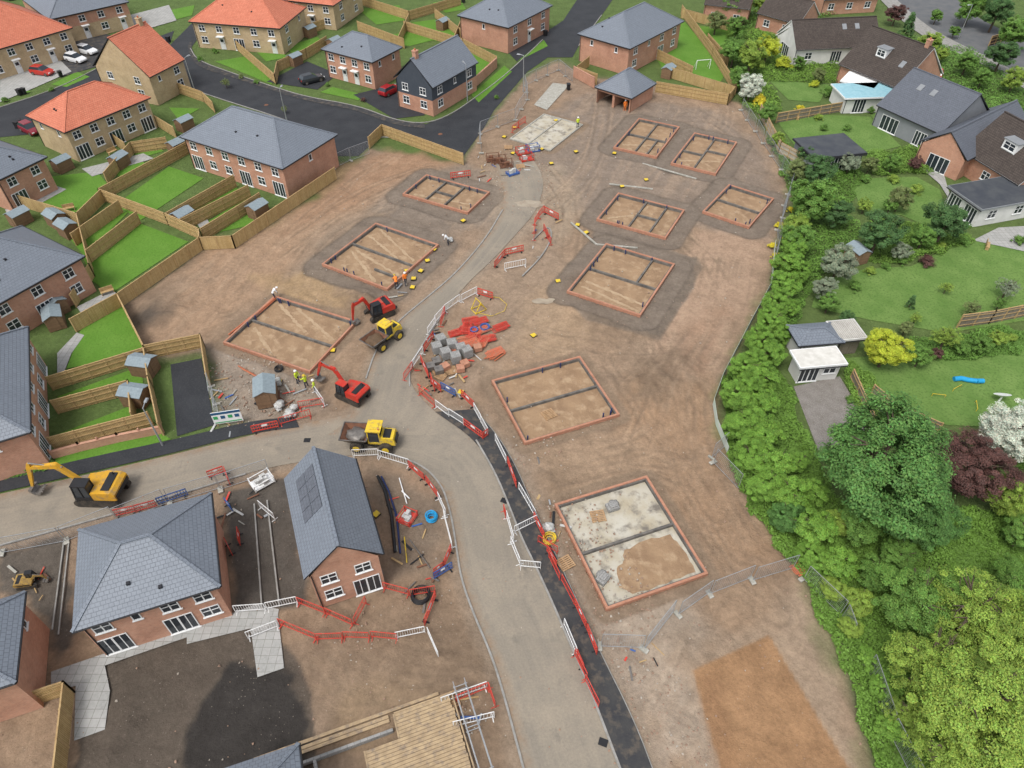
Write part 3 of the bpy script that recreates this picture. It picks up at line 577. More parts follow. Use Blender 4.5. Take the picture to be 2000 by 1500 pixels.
# ---------------- sheds
def shed():
    r=ob('shed',None,None,(0,0,0)); w,d,h=1.9,2.5,1.8
    m=M(); 
    for i,(p,q) in enumerate((((0,0),(w,0)),((w,0),(w,d)),((w,d),(0,d)),((0,d),(0,0)))): m.add([(*p,0),(*q,0),(*q,h),(*p,h)],[(0,1,2,3)])
    m.add([(0,0,h),(w,0,h),(w/2,0,h+.42)],[(0,1,2)]); m.add([(w,d,h),(0,d,h),(w/2,d,h+.42)],[(0,1,2)])
    ob('wall',m.mesh('wall',[SHEDW]),r)
    a=M()
    a.hexa([Vector(q) for q in((-.12,-.12,h-.06),(w/2,-.12,h+.42),(w/2,d+.12,h+.42),(-.12,d+.12,h-.06),(-.12,-.12,h),(w/2,-.12,h+.48),(w/2,d+.12,h+.48),(-.12,d+.12,h))])
    a.hexa([Vector(q) for q in((w/2,-.12,h+.42),(w+.12,-.12,h-.06),(w+.12,d+.12,h-.06),(w/2,d+.12,h+.42),(w/2,-.12,h+.48),(w+.12,-.12,h),(w+.12,d+.12,h),(w/2,d+.12,h+.48))])
    ob('roof',a.mesh('roof',[SHEDR]),r); dd=M().box(w/2-.4,-.04,.05,w/2+.4,-.005,1.7); ob('door',dd.mesh('door',[SHEDW]),r); return r
S0=shed(); first=True
for u,v,rz in [(340,440,-32),(485,425,-32),(345,255,-32),(217,330,-20),(105,335,-30),(112,450,55),(135,470,55),(112,622,55),(98,650,30),(298,740,80),(283,800,80),(330,300,-32),(592,72,-32),(852,58,-32),(562,128,-32),(1290,152,-32),(505,800,15),(1700,205,0),(20,440,-30),(640,96,-32),(1670,520,20),(520,60,-32)]:
    p=P(u,v); L='small timber garden shed with grey felt roof' if u!=505 else 'site storage hut with grey roof beside barriers'
    if first: S0.location=p; S0.rotation_euler=(0,0,math.radians(rz)); S0.scale=(.9,.9,.9); S0['label']=L;S0['category']='shed';S0['group']='garden sheds'; first=False
    else: dup(S0,p,math.radians(rz),.9 if u!=505 else 1.0,label=L)
# ---------------- fences and walls
def fence(px,h=1.8,m=None,name='timber_fence',label='new timber closeboard garden fence',cat='fence',th=.06,post=True,pm=None,ph=.06,group='garden fences'):
    m=m or BOARD; mm=M(); p=[P(*q) for q in px]
    for a,b in zip(p,p[1:]):
        d=b-a; L=d.length; n=max(1,round(L/1.9)); e=d/L
        mm.beam((a.x,a.y,h/2),(b.x,b.y,h/2),th,h-.04,0)
        if post:
            mm.beam((a.x,a.y,h+.0),(b.x,b.y,h+.0),th+.05,.045,1)
            for i in range(n+1):
                c=a+d*(i/n); mm.beam((c.x,c.y,0),(c.x,c.y,h+ph),.13,.13,1)
            s=Vector((e.y,-e.x,0))*.07
            for z in(.35,1.,1.55):
                if z<h: mm.beam((a.x+s.x,a.y+s.y,z),(b.x+s.x,b.y+s.y,z),.05,.08,1)
    return wob(mm,name,[m,pm or TIM],label=label,category=cat,group=group)
for px in [[(722,290),(748,265),(905,322)],[(657,350),(460,485),(397,488)],[(397,488),(240,598),(150,648)],[(240,598),(292,700)],[(292,700),(400,678),(412,755)],[(202,392),(370,300)],[(202,392),(330,440),(396,470),(397,488)],[(205,395),(160,440),(30,400)],[(332,440),(462,365)],[(360,452),(490,385)],[(400,470),(512,400)],[(180,512),(275,437)],[(240,415),(150,480)],
 [(160,440),(185,540),(150,600)],[(105,762),(290,705)],[(115,808),(262,768)],[(110,880),(300,830)],[(292,705),(300,760),(320,850)],[(262,768),(268,830)],[(212,360),(262,300),(330,290)],[(330,175),(400,200),(420,220)],[(250,300),(215,275)],[(345,270),(305,245)],
 [(540,165),(545,140),(600,115),(640,90)],[(700,60),(790,95)],[(545,85),(640,55)],[(790,60),(905,95),(970,130)],[(700,8),(800,40),(900,10)],[(800,45),(780,90)],[(850,35),(900,75)],[(1150,130),(1125,150),(1165,165)],[(1280,180),(1420,205),(1432,190),(1300,150)],[(1330,28),(1390,110),(1435,185)],[(1420,60),(1330,35)],[(1380,85),(1420,130)],[(1270,110),(1350,150)],[(75,1375),(145,1352),(128,1520)],[(460,95),(540,165)],[(900,60),(880,110)]]:
    fence(px)
fence([(905,192),(970,132)],1.7,RED,'brick_wall','red brick garden wall beside the road','wall',.22,True,RED,.12,'boundary walls')
fence([(105,895),(160,880),(235,862),(320,845)],.9,RED,'brick_wall','low red brick wall with piers and lawn','wall',.22,True,RED,.3,'boundary walls')
fence([(1120,150),(1160,172)],1.8,RED,'brick_wall','red brick wall beside the garage','wall',.22,True,RED,.12,'boundary walls')
fence([(1515,240),(1660,215)],1.6,OLDB,'timber_fence','weathered grey panel fence'); fence([(1482,225),(1520,300),(1555,320)],1.8,mat('pale fence panel',(.42,.38,.3),(.33,.3,.24),2),'panel_fence','pale weathered panel fence'); fence([(1868,640),(1930,632),(2030,612)],1.8,OLDB,'timber_fence','brown weathered garden fence'); fence([(1700,770),(1750,810),(1830,845)],1.3,OLDB,'timber_fence','low weathered garden fence'); fence([(1660,740),(1700,830)],1.3,OLDB,'timber_fence','low weathered garden fence')
fence([(1930,90),(2030,60)],1.8,mat('dark brown fence',(.07,.04,.03),None,2),'timber_fence','dark brown roadside fence')
# ---------------- barriers & temporary fencing
def barmesh(L,h,m,bars):
    b=M()
    for z in(h,.25): b.beam((-L/2,0,z),(L/2,0,z),.05,.06)
    for x in(-L/2,L/2): b.beam((x,0,.02),(x,0,h),.05,.05); b.beam((x*.93,-.3,.03),(x*.93,.3,.03),.05,.05)
    for i in range(1,bars): x=-L/2+L*i/bars; b.beam((x,0,.25),(x,0,h),.024,.024)
    return b.mesh('barrier',[m])
def plasmesh(m):
    b=M(); L=2.0;h=1.0
    b.box(-L/2,-.025,.88,L/2,.025,1.0); b.box(-L/2,-.02,.54,L/2,.02,.61); b.box(-L/2,-.025,.14,L/2,.025,.25)
    for x in(-L/2,L/2-.06): b.box(x,-.03,.05,x+.06,.03,1.0)
    for i in range(1,10): x=-L/2+L*i/10; b.box(x-.022,-.015,.25,x+.022,.015,.88)
    b.box(-.22,-.03,.62,.22,.03,.86,2)
    for x in(-.75,.75): b.box(x-.06,-.28,0,x+.06,.28,.07,1)
    return b.mesh('barrier',[m,BLACK,BARW])
BW=barmesh(2.2,1.05,BARW,12);BR=barmesh(2.2,1.05,BARR,12);PR=plasmesh(BARR);PB=plasmesh(BLUE)
HM=M(); 
for z in(.12,2.0): HM.beam((-1.7,0,z),(1.7,0,z),.04,.04)
for x in(-1.7,1.7): HM.beam((x,0,.1),(x,0,2.0),.04,.04); 
for i in range(1,18): x=-1.7+3.4*i/18; HM.beam((x,0,.12),(x,0,2.),.008,.008)
for i in range(1,9): z=.12+1.88*i/9; HM.beam((-1.7,0,z),(1.7,0,z),.008,.008)
HM.box(-1.95,-.35,0,-1.6,.35,.13,1)
HER=HM.mesh('mesh_fence_panel',[GALV,CONC])
def along(px,me,step,name,label,cat,group,jit=.09):
    p=[P(*q) for q in px]
    for a,b in zip(p,p[1:]):
        d=b-a; n=max(1,round(d.length/step)); ang=math.atan2(d.y,d.x)
        for i in range(n):
            c=a+d*((i+.5)/n); ob(name,me,None,(c.x+R.uniform(-.08,.08),c.y+R.uniform(-.08,.08),0.0),ang+R.uniform(-jit,jit),(d.length/n/step*.98,1,1),label=label,category=cat,group=group)
def bw(px): along(px,BW,2.2,'pedestrian_barrier','white steel pedestrian barrier on the site edge','barrier','white pedestrian barriers')
def br(px): along(px,BR,2.2,'pedestrian_barrier','red steel pedestrian barrier on the site edge','barrier','red pedestrian barriers')
def pr(px): along(px,PR,2.0,'plastic_barrier','red plastic pedestrian barrier with slats','barrier','red plastic barriers')
def pb(px): along(px,PB,2.0,'plastic_barrier','blue plastic pedestrian barrier with slats','barrier','blue plastic barriers')
def hr(px): along(px,HER,3.5,'mesh_fence_panel','galvanised temporary mesh fence panel on block feet','fence','temporary mesh fence panels')
bw([(690,892),(740,893),(800,912)]);pr([(800,912),(830,940),(858,975)]);bw([(858,975),(872,1010),(882,1075)]);pr([(880,1075),(868,1110),(850,1125)])
bw([(462,1198),(583,1180)]);br([(583,1180),(690,1222),(715,1180)]);br([(545,1222),(620,1248),(775,1250)]);bw([(775,1250),(832,1238),(857,1285)]);pr([(830,1225),(850,1165)]);br([(752,1148),(800,1165),(850,1155)]);bw([(487,1245),(547,1225)])
bw([(968,862),(990,905)]);pr([(990,905),(1012,955)]);bw([(1012,955),(1045,1010)]);pr([(1045,1010),(1062,1055)]);bw([(990,1010),(1000,1060),(1015,1105),(1055,1112)]);bw([(1005,1040),(1050,1020)]);br([(1050,1060),(1090,1080)]);br([(1072,1090),(1120,1180)]);pr([(1120,1180),(1165,1278)]);bw([(1098,1222),(1125,1280)]);br([(1125,1280),(1145,1330),(1168,1385)]);pr([(1122,1275),(1140,1310)]);br([(985,1000),(990,1015)]);pr([(1068,1075),(1085,1110)])
br([(818,770),(850,795)]);bw([(850,795),(905,832)]);pr([(905,832),(945,858),(955,850)]);bw([(955,850),(925,800)]);pr([(925,800),(900,775)]);br([(790,745),(805,720)]);bw([(805,720),(830,690)]);pr([(830,690),(845,660)]);bw([(835,655),(868,612)]);bw([(868,610),(900,590),(932,575)]);pr([(932,575),(962,585)]);pr([(965,525),(985,500),(1022,492)]);bw([(985,528),(1027,520)]);br([(1042,470),(1044,440),(1062,415)]);pr([(1062,415),(1090,430)]);br([(1062,450),(1075,480)]);pr([(822,705),(840,740),(850,765)]);br([(868,612),(860,640)])
pr([(492,845),(545,835)]);br([(548,830),(610,815)]);bw([(612,765),(634,795)]);br([(585,800),(634,790)]);pr([(408,935),(440,925),(450,950)])
pr([(228,1010),(310,990)]);pb([(310,985),(370,968)]);pb([(440,985),(455,1000)]);pb([(850,1135),(885,1110)]);pb([(860,760),(890,775)]);pr([(840,750),(862,765)]);pr([(445,1060),(455,1085)]);pr([(468,1040),(473,1065)]);br([(890,1370),(955,1345),(965,1385)]);bw([(885,1420),(965,1400)]);bw([(540,1015),(510,990)]);bw([(862,1375),(950,1340)])
pr([(880,350),(920,345)]);br([(1000,260),(1025,240)])
hr([(0,1085),(130,1055),(330,985),(430,955),(530,925)]);hr([(1170,1262),(1255,1268),(1320,1200),(1385,1160),(1550,1108)]);hr([(940,300),(938,262),(1005,235),(1030,195),(1025,168),(1090,138),(1118,160)]);hr([(1390,905),(1445,955)]);hr([(1640,1205),(1655,1245)]);hr([(1690,1300),(1730,1420),(1785,1530)]);hr([(650,330),(722,300)]);hr([(1570,1130),(1640,1205)]);hr([(412,755),(430,830)]);hr([(1445,215),(1490,280),(1545,360)]);hr([(1390,895),(1415,870)]);hr([(1545,360),(1520,450),(1510,520)])
fence([(1512,480),(1505,560),(1462,640),(1410,740),(1392,790),(1398,830),(1420,885)],.9,mat('pale green sheeting',(.42,.52,.42),(.5,.52,.48),1,.8),'sheet_fence','low pale green sheeting along the hedge','fence',.03,False,group='boundary sheeting')
# ---------------- foundations
SOILI=mat('foundation infill soil',(.31,.205,.12),(.235,.15,.088),.45,.95,0,.5,(.37,.26,.16),1.0)
SANDB=mat('sand band',(.41,.30,.19),(.33,.23,.14),1.2,.95)
BLK=mat('dark damp course',(.085,.08,.075),(.17,.155,.135),1.2,.9)
def foundation(id,A,B,C):
    a,ex,ey,W,D=rect(A,B,C,.3); rz=math.atan2(ex.y,ex.x); conc=id in('F10','F11')
    lab={'F10':'low brick foundation with concrete oversite and soil bay','F11':'pale concrete slab foundation with low walls'}.get(id,'low red brick house foundation filled with soil')
    r=ob('house_foundation',None,None,(a.x,a.y,0),rz,label=lab,category='foundation',group='house foundations')
    h=.3 if id!='F11' else .12; t=.2; w=M()
    for i,(x0,y0,x1,y1) in enumerate(((0,0,W,t),(0,D-t,W,D),(0,t,t,D-t),(W-t,t,W,D-t))):
        w.box(x0,y0,-.4,x1,y1,h,0)
    ob('wall',w.mesh('wall',[LOWB if id!='F11' else CONC]),r)
    f0=t+.1; c=M()
    for (x0,y0,x1,y1) in ((t,t,W-t,f0),(t,D-f0,W-t,D-t),(t,f0,f0,D-f0),(W-f0,f0,W-t,D-f0)): c.box(x0,y0,-.36,x1,y1,h-.1)
    ob('inner_leaf',c.mesh('inner_leaf',[BLK if id!='F11' else CONC]),r)
    f=M().box(f0,f0,-.4,W-f0,D-f0,-.16 if id!='F11' else .05)
    ob('infill',f.mesh('infill',[CONCM if conc else SOILI]),r)
    q=M(); hh=h-.16; pw=.1
    def wx(y,x0=0,x1=1): q.box(max(f0,x0*W),y*D-pw,-.16,min(W-f0,x1*W),y*D+pw,hh)
    def wy(x,y0=0,y1=1): q.box(x*W-pw,max(f0,y0*D),-.159,x*W+pw,min(D-f0,y1*D),hh+.003)
    if id=='F11': q.box(W*.45,f0,.05,W*.45+.2,D-f0,.2); q.box(f0,D*.5,.05,W*.45,D*.5+.2,.2)
    elif id=='F4': wx(.5); wy(.48); wy(.75,0,.5)
    elif id=='F5': wy(.5); wx(.45,0,.5);wx(.6,.5,1)
    elif id=='F7': wy(.45); wy(.75,0,1); wx(.5,.45,.75)
    elif id=='F1': wy(.33); wy(.62); wx(.5,.33,.62)
    elif id=='F2': wx(.52); wx(.25,.6,1)
    elif id=='F8': wx(.5); wy(.7,.5,1)
    else: wx(.5)
    ob('party_wall',q.mesh('party_wall',[BLK if id!='F11' else CONC]),r)
    rr=random.Random(id)
    if id=='F10':
        cs=[(.30,.06),(.62,.05),(.93,.07),(.94,.26),(.90,.43),(.66,.45),(.42,.42),(.36,.34),(.27,.30),(.22,.16)]; pts=[]
        for i,(x,y) in enumerate(cs):
            x2,y2=cs[(i+1)%len(cs)]
            for k in range(4): s=k/4; pts.append(((x+(x2-x)*s+rr.uniform(-.012,.012))*W,(y+(y2-y)*s+rr.uniform(-.012,.012))*D,-.154))
        sm=M(); sm.add(pts,[tuple(range(len(pts)))]); ob('soil_bay',sm.mesh('soil_bay',[SOILI]),r)
    if not conc:
        for i in range(7):
            s=rr.random(); e=rr.choice((0,1,2,3)); pt={0:(s*W*.9+.4,.5),1:(W-.5,s*D*.9+.4),2:(s*W*.9+.4,D-.5),3:(.5,s*D*.9+.4)}[e]
            ob('service_duct',M().cyl((*pt,-.1),(*pt,h+.22),.07,7,0).mesh('service_duct',[NAVY]),r)
        diag={'F2':[(.08,.42,.75,.08),(.12,.46,.92,.3),(.1,.95,.9,.62),(.06,.78,.7,.56)],'F3':[(.1,.92,.6,.6),(.3,.95,.92,.62),(.1,.42,.5,.1)],'F8':[(.1,.2,.92,.1),(.1,.3,.92,.22)],'F9':[],'F6':[],'F7':[(.5,.9,.42,.55),(.1,.2,.4,.5)]}.get(id,[(.1,.2,.9,.42)])
        for i,(xa,ya,xb,yb) in enumerate(diag):
            p_=Vector((xa*W,ya*D,0));q_=Vector((xb*W,yb*D,0)); e=(q_-p_).normalized(); nn=Vector((-e.y,e.x,0)); m=M(); up=[];dn=[]; wd=.2 if W>6 else .14
            for j in range(25):
                b_=p_.lerp(q_,j/24); z=-.152+i*.004; k1=rr.uniform(.3,1.3)*wd;k2=rr.uniform(.3,1.3)*wd
                c1=b_+nn*k1;c2=b_-nn*k2; cl=lambda c:(min(W-f0-.02,max(f0+.02,c.x)),min(D-f0-.02,max(f0+.02,c.y)),z); up.append(cl(c1));dn.append(cl(c2))
            for j in range(24): m.add([dn[j],dn[j+1],up[j+1],up[j]],[(0,1,2,3)])
            ob('sand_band',m.mesh('sand_band',[SANDB]),r)
    return r
for x in FND: foundation(*x)
for px in [(1115,435,1165,478),(1165,478,1245,485),(1255,320,1360,350),(1190,360,1275,370)]:
    m=M(); a=P(px[0],px[1]);b=P(px[2],px[3]); m.beam((a.x,a.y,.06),(b.x,b.y,.06),.22,.14); wob(m,'footing_kerb',[CONC],label='grey concrete footing strip on soil',category='concrete footing',group='footing strips')
# ---------------- vehicles
def wheel(root,x,y,r,w,rim=STEEL):
    t=M().cyl((x,y-w/2,r),(x,y+w/2,r),r,18,0); 
    if r>.4:
        for i in range(18):
            a=2*math.pi*i/18; c=Vector((x+math.cos(a)*r,y,r+math.sin(a)*r)); t.beam(c-Vector((0,w*.48,0)),c+Vector((0,w*.48,0)),.06,.06)
    o=ob('wheel',t.mesh('wheel',[RUB]),root); s=1 if y>0 else -1
    ob('rim',M().cyl((x,y+s*(w/2-.02),r),(x,y+s*(w/2+.03),r),r*.55,12,0).mesh('rim',[rim]),o)
def car(u,v,deg,col,label,sc=1):
    m0=mat('car paint '+label[:12],col,tuple(c*.9 for c in col),.3,.25,0,0,None,1,.6)
    r=ob('car',None,None,P(u,v),math.radians(deg),sc,label=label,category='car',group='parked cars')
    S=[(-2.1,.72,.45,.75),(-2.05,.8,.3,.95),(-1.4,.88,.22,1.0),(0,.9,.2,.98),(1.0,.89,.2,.93),(1.7,.84,.24,.82),(2.02,.76,.32,.7),(2.1,.66,.4,.6)]
    b=M(); vs=[]
    for x,w,z0,z1 in S: vs+=[(x,-w,z0),(x,-w*1.02,(z0+z1)/2),(x,-w*.93,z1),(x,w*.93,z1),(x,w*1.02,(z0+z1)/2),(x,w,z0)]
    fs=[(0,1,2,3,4,5)[::-1],tuple(range(42,48))]
    for i in range(7):
        for j in range(6): a=i*6+j;c=i*6+(j+1)%6; fs.append((a,a+6,c+6,c)[::-1])
    b.add(vs,fs); body=ob('body',b.mesh('body',[m0]),r); bv=body.modifiers.new('b','BEVEL'); bv.width=.05;bv.segments=2
    g=M().hexa([Vector(q) for q in((-1.95,-.8,.98),(.95,-.8,.94),(.95,.8,.94),(-1.95,.8,.98),(-1.6,-.62,1.42),(.15,-.62,1.44),(.15,.62,1.44),(-1.6,.62,1.42))]); ob('window',g.mesh('window',[GLASS]),r)
    ob('roof',M().hexa([Vector(q) for q in((-1.62,-.63,1.41),(.17,-.63,1.43),(.17,.63,1.43),(-1.62,.63,1.41),(-1.5,-.55,1.49),(.05,-.55,1.5),(.05,.55,1.5),(-1.5,.55,1.49))]).mesh('roof',[m0]),r)
    for x in(-1.3,1.3):
        for y in(-.8,.8): wheel(r,x,y,.32,.2)
    for y in(-.6,.6):
        ob('headlight',M().box(1.98,y-.16,.58,2.1,y+.16,.7).mesh('headlight',[WHITE]),r); ob('tail_light',M().box(-2.12,y-.13,.7,-2.0,y+.13,.88).mesh('tail_light',[REDP]),r)
car(85,145,-15,(.42,.03,.02),'red hatchback parked on driveway');car(150,120,-25,(.7,.7,.7),'white hatchback parked on driveway');car(172,104,-25,(.72,.72,.72),'white saloon car parked near houses');car(610,160,35,(.02,.022,.025),'black hatchback parked beside brick house');car(762,182,55,(.3,.015,.02),'dark red hatchback beside dark clad house');car(62,258,-35,(.2,.01,.02),'maroon car parked behind terrace',1);car(1828,150,60,(.5,.05,.03),'red car on neighbour driveway');car(15,-2,-20,(.1,.1,.11),'dark grey car parked by houses')
def excavator(u,v,deg,sc,paint,pts,label,cabm=None):
    r=ob('excavator',None,None,P(u,v),math.radians(deg),sc,label=label,category='excavator',group='excavators')
    for s in(-1,1):
        pr_=[]; 
        for i in range(7): a=-math.pi/2+math.pi*i/6; pr_.append((1.5+.42*math.cos(a),.42+.42*math.sin(a)))
        for i in range(7): a=math.pi/2+math.pi*i/6; pr_.append((-1.5+.42*math.cos(a),.42+.42*math.sin(a)))
        t=M().prof(pr_,s*1.0-.26,s*1.0+.26)
        for i in range(16): x=-1.5+3*i/15; t.box(x-.05,s-.28,.83,x+.05,s+.28,.88); 
        ob('track',t.mesh('track',[RUB]),r)
    ob('undercarriage',M().box(-.9,-.75,.35,.9,.75,.8).cyl((0,0,.8),(0,0,.98),.65,16).mesh('undercarriage',[BLACK]),r)
    b=M(); pf=[(-2.0,1.05),(-1.75,.98),(1.15,.98),(1.2,1.5),(.2,1.75),(-.6,2.0),(-1.7,1.95),(-2.0,1.7)]
    b.prof(pf,-1.22,.2,0); b.prof([(-2.0,1.05),(-1.75,.98),(.0,.98),(.0,1.9),(-1.7,1.95),(-2.0,1.7)],.202,1.22,0)
    b.box(-2.06,-1.1,1.1,-2.001,1.1,1.5,1); b.box(-1.5,-1.0,1.96,-.8,.9,2.03,1); b.cyl((-1.2,-.8,2.0),(-1.2,-.8,2.3),.06,8,1); b.box(-1.4,-1.24,1.2,.9,-1.221,1.5,1)
    ub=ob('upper_body',b.mesh('upper_body',[paint,BLACK]),r); bv=ub.modifiers.new('b','BEVEL'); bv.width=.06;bv.segments=2
    cb=M().frus(.05,.3,1.5,1.2,1.0,.1,.34,1.25,1.16,2.72,0)
    ob('cab_glass',cb.mesh('cab_glass',[GLASS]),r)
    fr=M()
    for x,X in((.05,.1),(1.5,1.25),(.75,.7)):
        for y,Y in((.3,.34),(1.2,1.16)): fr.beam((x,y,1.0),(X,Y,2.74),.09,.09,0)
    fr.box(.02,.26,.98,1.52,1.24,1.35,0); fr.box(.0,.28,2.72,1.32,1.22,2.82,1)
    ob('cab',fr.mesh('cab',[BLACK,cabm or BLACK]),r)
    (a,b_,c_,d_)=pts; y=-.1; V3=lambda q:(q[0],y,q[1])
    bm=M().beam(V3(a),V3(b_),.3,.34,0,.32,.5).beam(V3(b_),V3(c_),.32,.5,0,.24,.26); bm.cyl((b_[0],y-.18,b_[1]),(b_[0],y+.18,b_[1]),.25,12,0); ob('boom',bm.mesh('boom',[paint]),r)
    e=(c_[0]+(c_[0]-d_[0])*.22,c_[1]+(c_[1]-d_[1])*.22)
    ob('arm',M().beam(V3(e),V3(c_),.2,.24,0,.24,.4).beam(V3(c_),V3(d_),.24,.4,0,.18,.2).mesh('arm',[paint]),r)
    m1=((a[0]+b_[0])/2,(a[1]+b_[1])/2)
    ob('hydraulic_ram',M().cyl((a[0]+.5,y-.2,a[1]-.25),(b_[0]-.1,y-.2,b_[1]-.35),.07,8).cyl((m1[0]+.3,y,m1[1]+1.0),(e[0],y,e[1]+.05),.07,8).mesh('hydraulic_ram',[STEEL]),r)
    x,z=d_; bk=M().prof([(x-.15,z),(x+.2,z-.05),(x+.25,z-.35),(x-.1,z-.75),(x-.55,z-.7),(x-.8,z-.35),(x-.62,z-.32),(x-.45,z-.5),(x-.15,z-.55),(x+.05,z-.32)],y-.45,y+.45)
    for i in range(4): bk.box(x-.92,y-.4+i*.24,z-.4,x-.75,y-.32+i*.24,z-.32)
    ob('bucket',bk.mesh('bucket',[STEEL]),r)
excavator(205,968,178,1.0,YEL,[(1.0,1.5),(2.6,3.9),(5.0,3.5),(5.9,1.0)],'yellow tracked excavator with black cab reaching to the ground')
excavator(742,615,215,.78,REDP,[(1.0,1.5),(2.0,3.7),(3.6,3.2),(4.0,.9)],'red tracked excavator digging beside a foundation')
excavator(690,775,150,.78,REDP,[(1.0,1.5),(2.4,3.6),(4.6,3.4),(5.6,1.0)],'red tracked excavator with boom reaching a foundation',cabm=REDP)
excavator(58,1140,10,.40,YEL3,[(1.0,1.5),(2.0,2.6),(3.2,2.2),(3.6,1.0)],'mini yellow excavator parked on muddy ground')
def dumper(u,v,deg,label,sc=1,full=True):
    r=ob('dumper_truck',None,None,P(u,v),math.radians(deg),sc,label=label,category='dumper',group='site dumpers')
    s=M(); b0=[(.7,-.75),(2.2,-.75),(2.2,.75),(.7,.75)]; t0=[(.25,-1.15),(2.85,-1.15),(2.85,1.15),(.25,1.15)]
    for i in range(4):
        p,q=b0[i],b0[(i+1)%4];P_,Q=t0[i],t0[(i+1)%4]; z=1.75
        c=[(*p,.95),(*q,.95),(*Q,z),(*P_,z)]; s.add(c,[(0,1,2,3)]); k=.94
        s.add([(1.45+(x-1.45)*k,y*k,zz) for x,y,zz in c],[(3,2,1,0)],1); s.beam((*P_,z),(*Q,z),.09,.09,0)
    s.add([(*p,.95) for p in b0],[(3,2,1,0)],0); s.add([(x,y,1.05) for x,y in b0],[(0,1,2,3)],1)
    ob('skip',s.mesh('skip',[STEEL,RUST]),r)
    lm=M().blob((1.55,0,1.42),1.15,.95,.34,0,.15,16,8,3) if full else M().blob((1.5,-.1,1.3),1.05,.9,.3,0,.22,16,8,5)
    ob('load',lm.mesh('load',[EARTH if full else STEEL]),r)
    ob('chassis',M().box(-2.3,-.5,.55,2.0,.5,.95).box(-.3,-.7,.6,.3,.7,.9).mesh('chassis',[BLACK]),r)
    e=M().frus(-2.4,-.8,-.95,.8,.95,-2.2,-.7,-.95,.7,1.75,0); e.box(-2.46,-.5,1.0,-2.3,.5,1.5,1); e.box(-1.9,-.55,1.751,-1.2,.55,1.8,1)
    ob('engine_cover',e.mesh('engine_cover',[YEL2,BLACK]),r)
    ob('cab_glass',M().frus(-.92,-.68,.2,.68,1.0,-.88,-.62,.1,.62,2.55).mesh('cab_glass',[GLASS]),r)
    f=M()
    for x in(-.94,.2):
        for y in(-.7,.7): f.beam((x,y,.95),(x*.95,y*.92,2.6),.1,.1,0)
    f.box(-.96,-.72,.9,.24,.72,1.15,0); f.box(-1.1,-.78,2.6,.32,.78,2.72,1); f.box(-.8,-.45,2.72,-.05,.45,2.78,0); f.cyl((-.9,.5,2.72),(-.9,.5,2.95),.07,8,2)
    ob('cab',f.mesh('cab',[YEL2,YEL2,BARO]),r)
    for x in(-1.45,1.35):
        for y in(-.95,.95): wheel(r,x,y,.62,.5,YEL2)
dumper(752,668,232,'yellow site dumper with loaded steel skip',.87); dumper(730,868,176,'yellow site dumper on muddy road with grey load',.95,False)
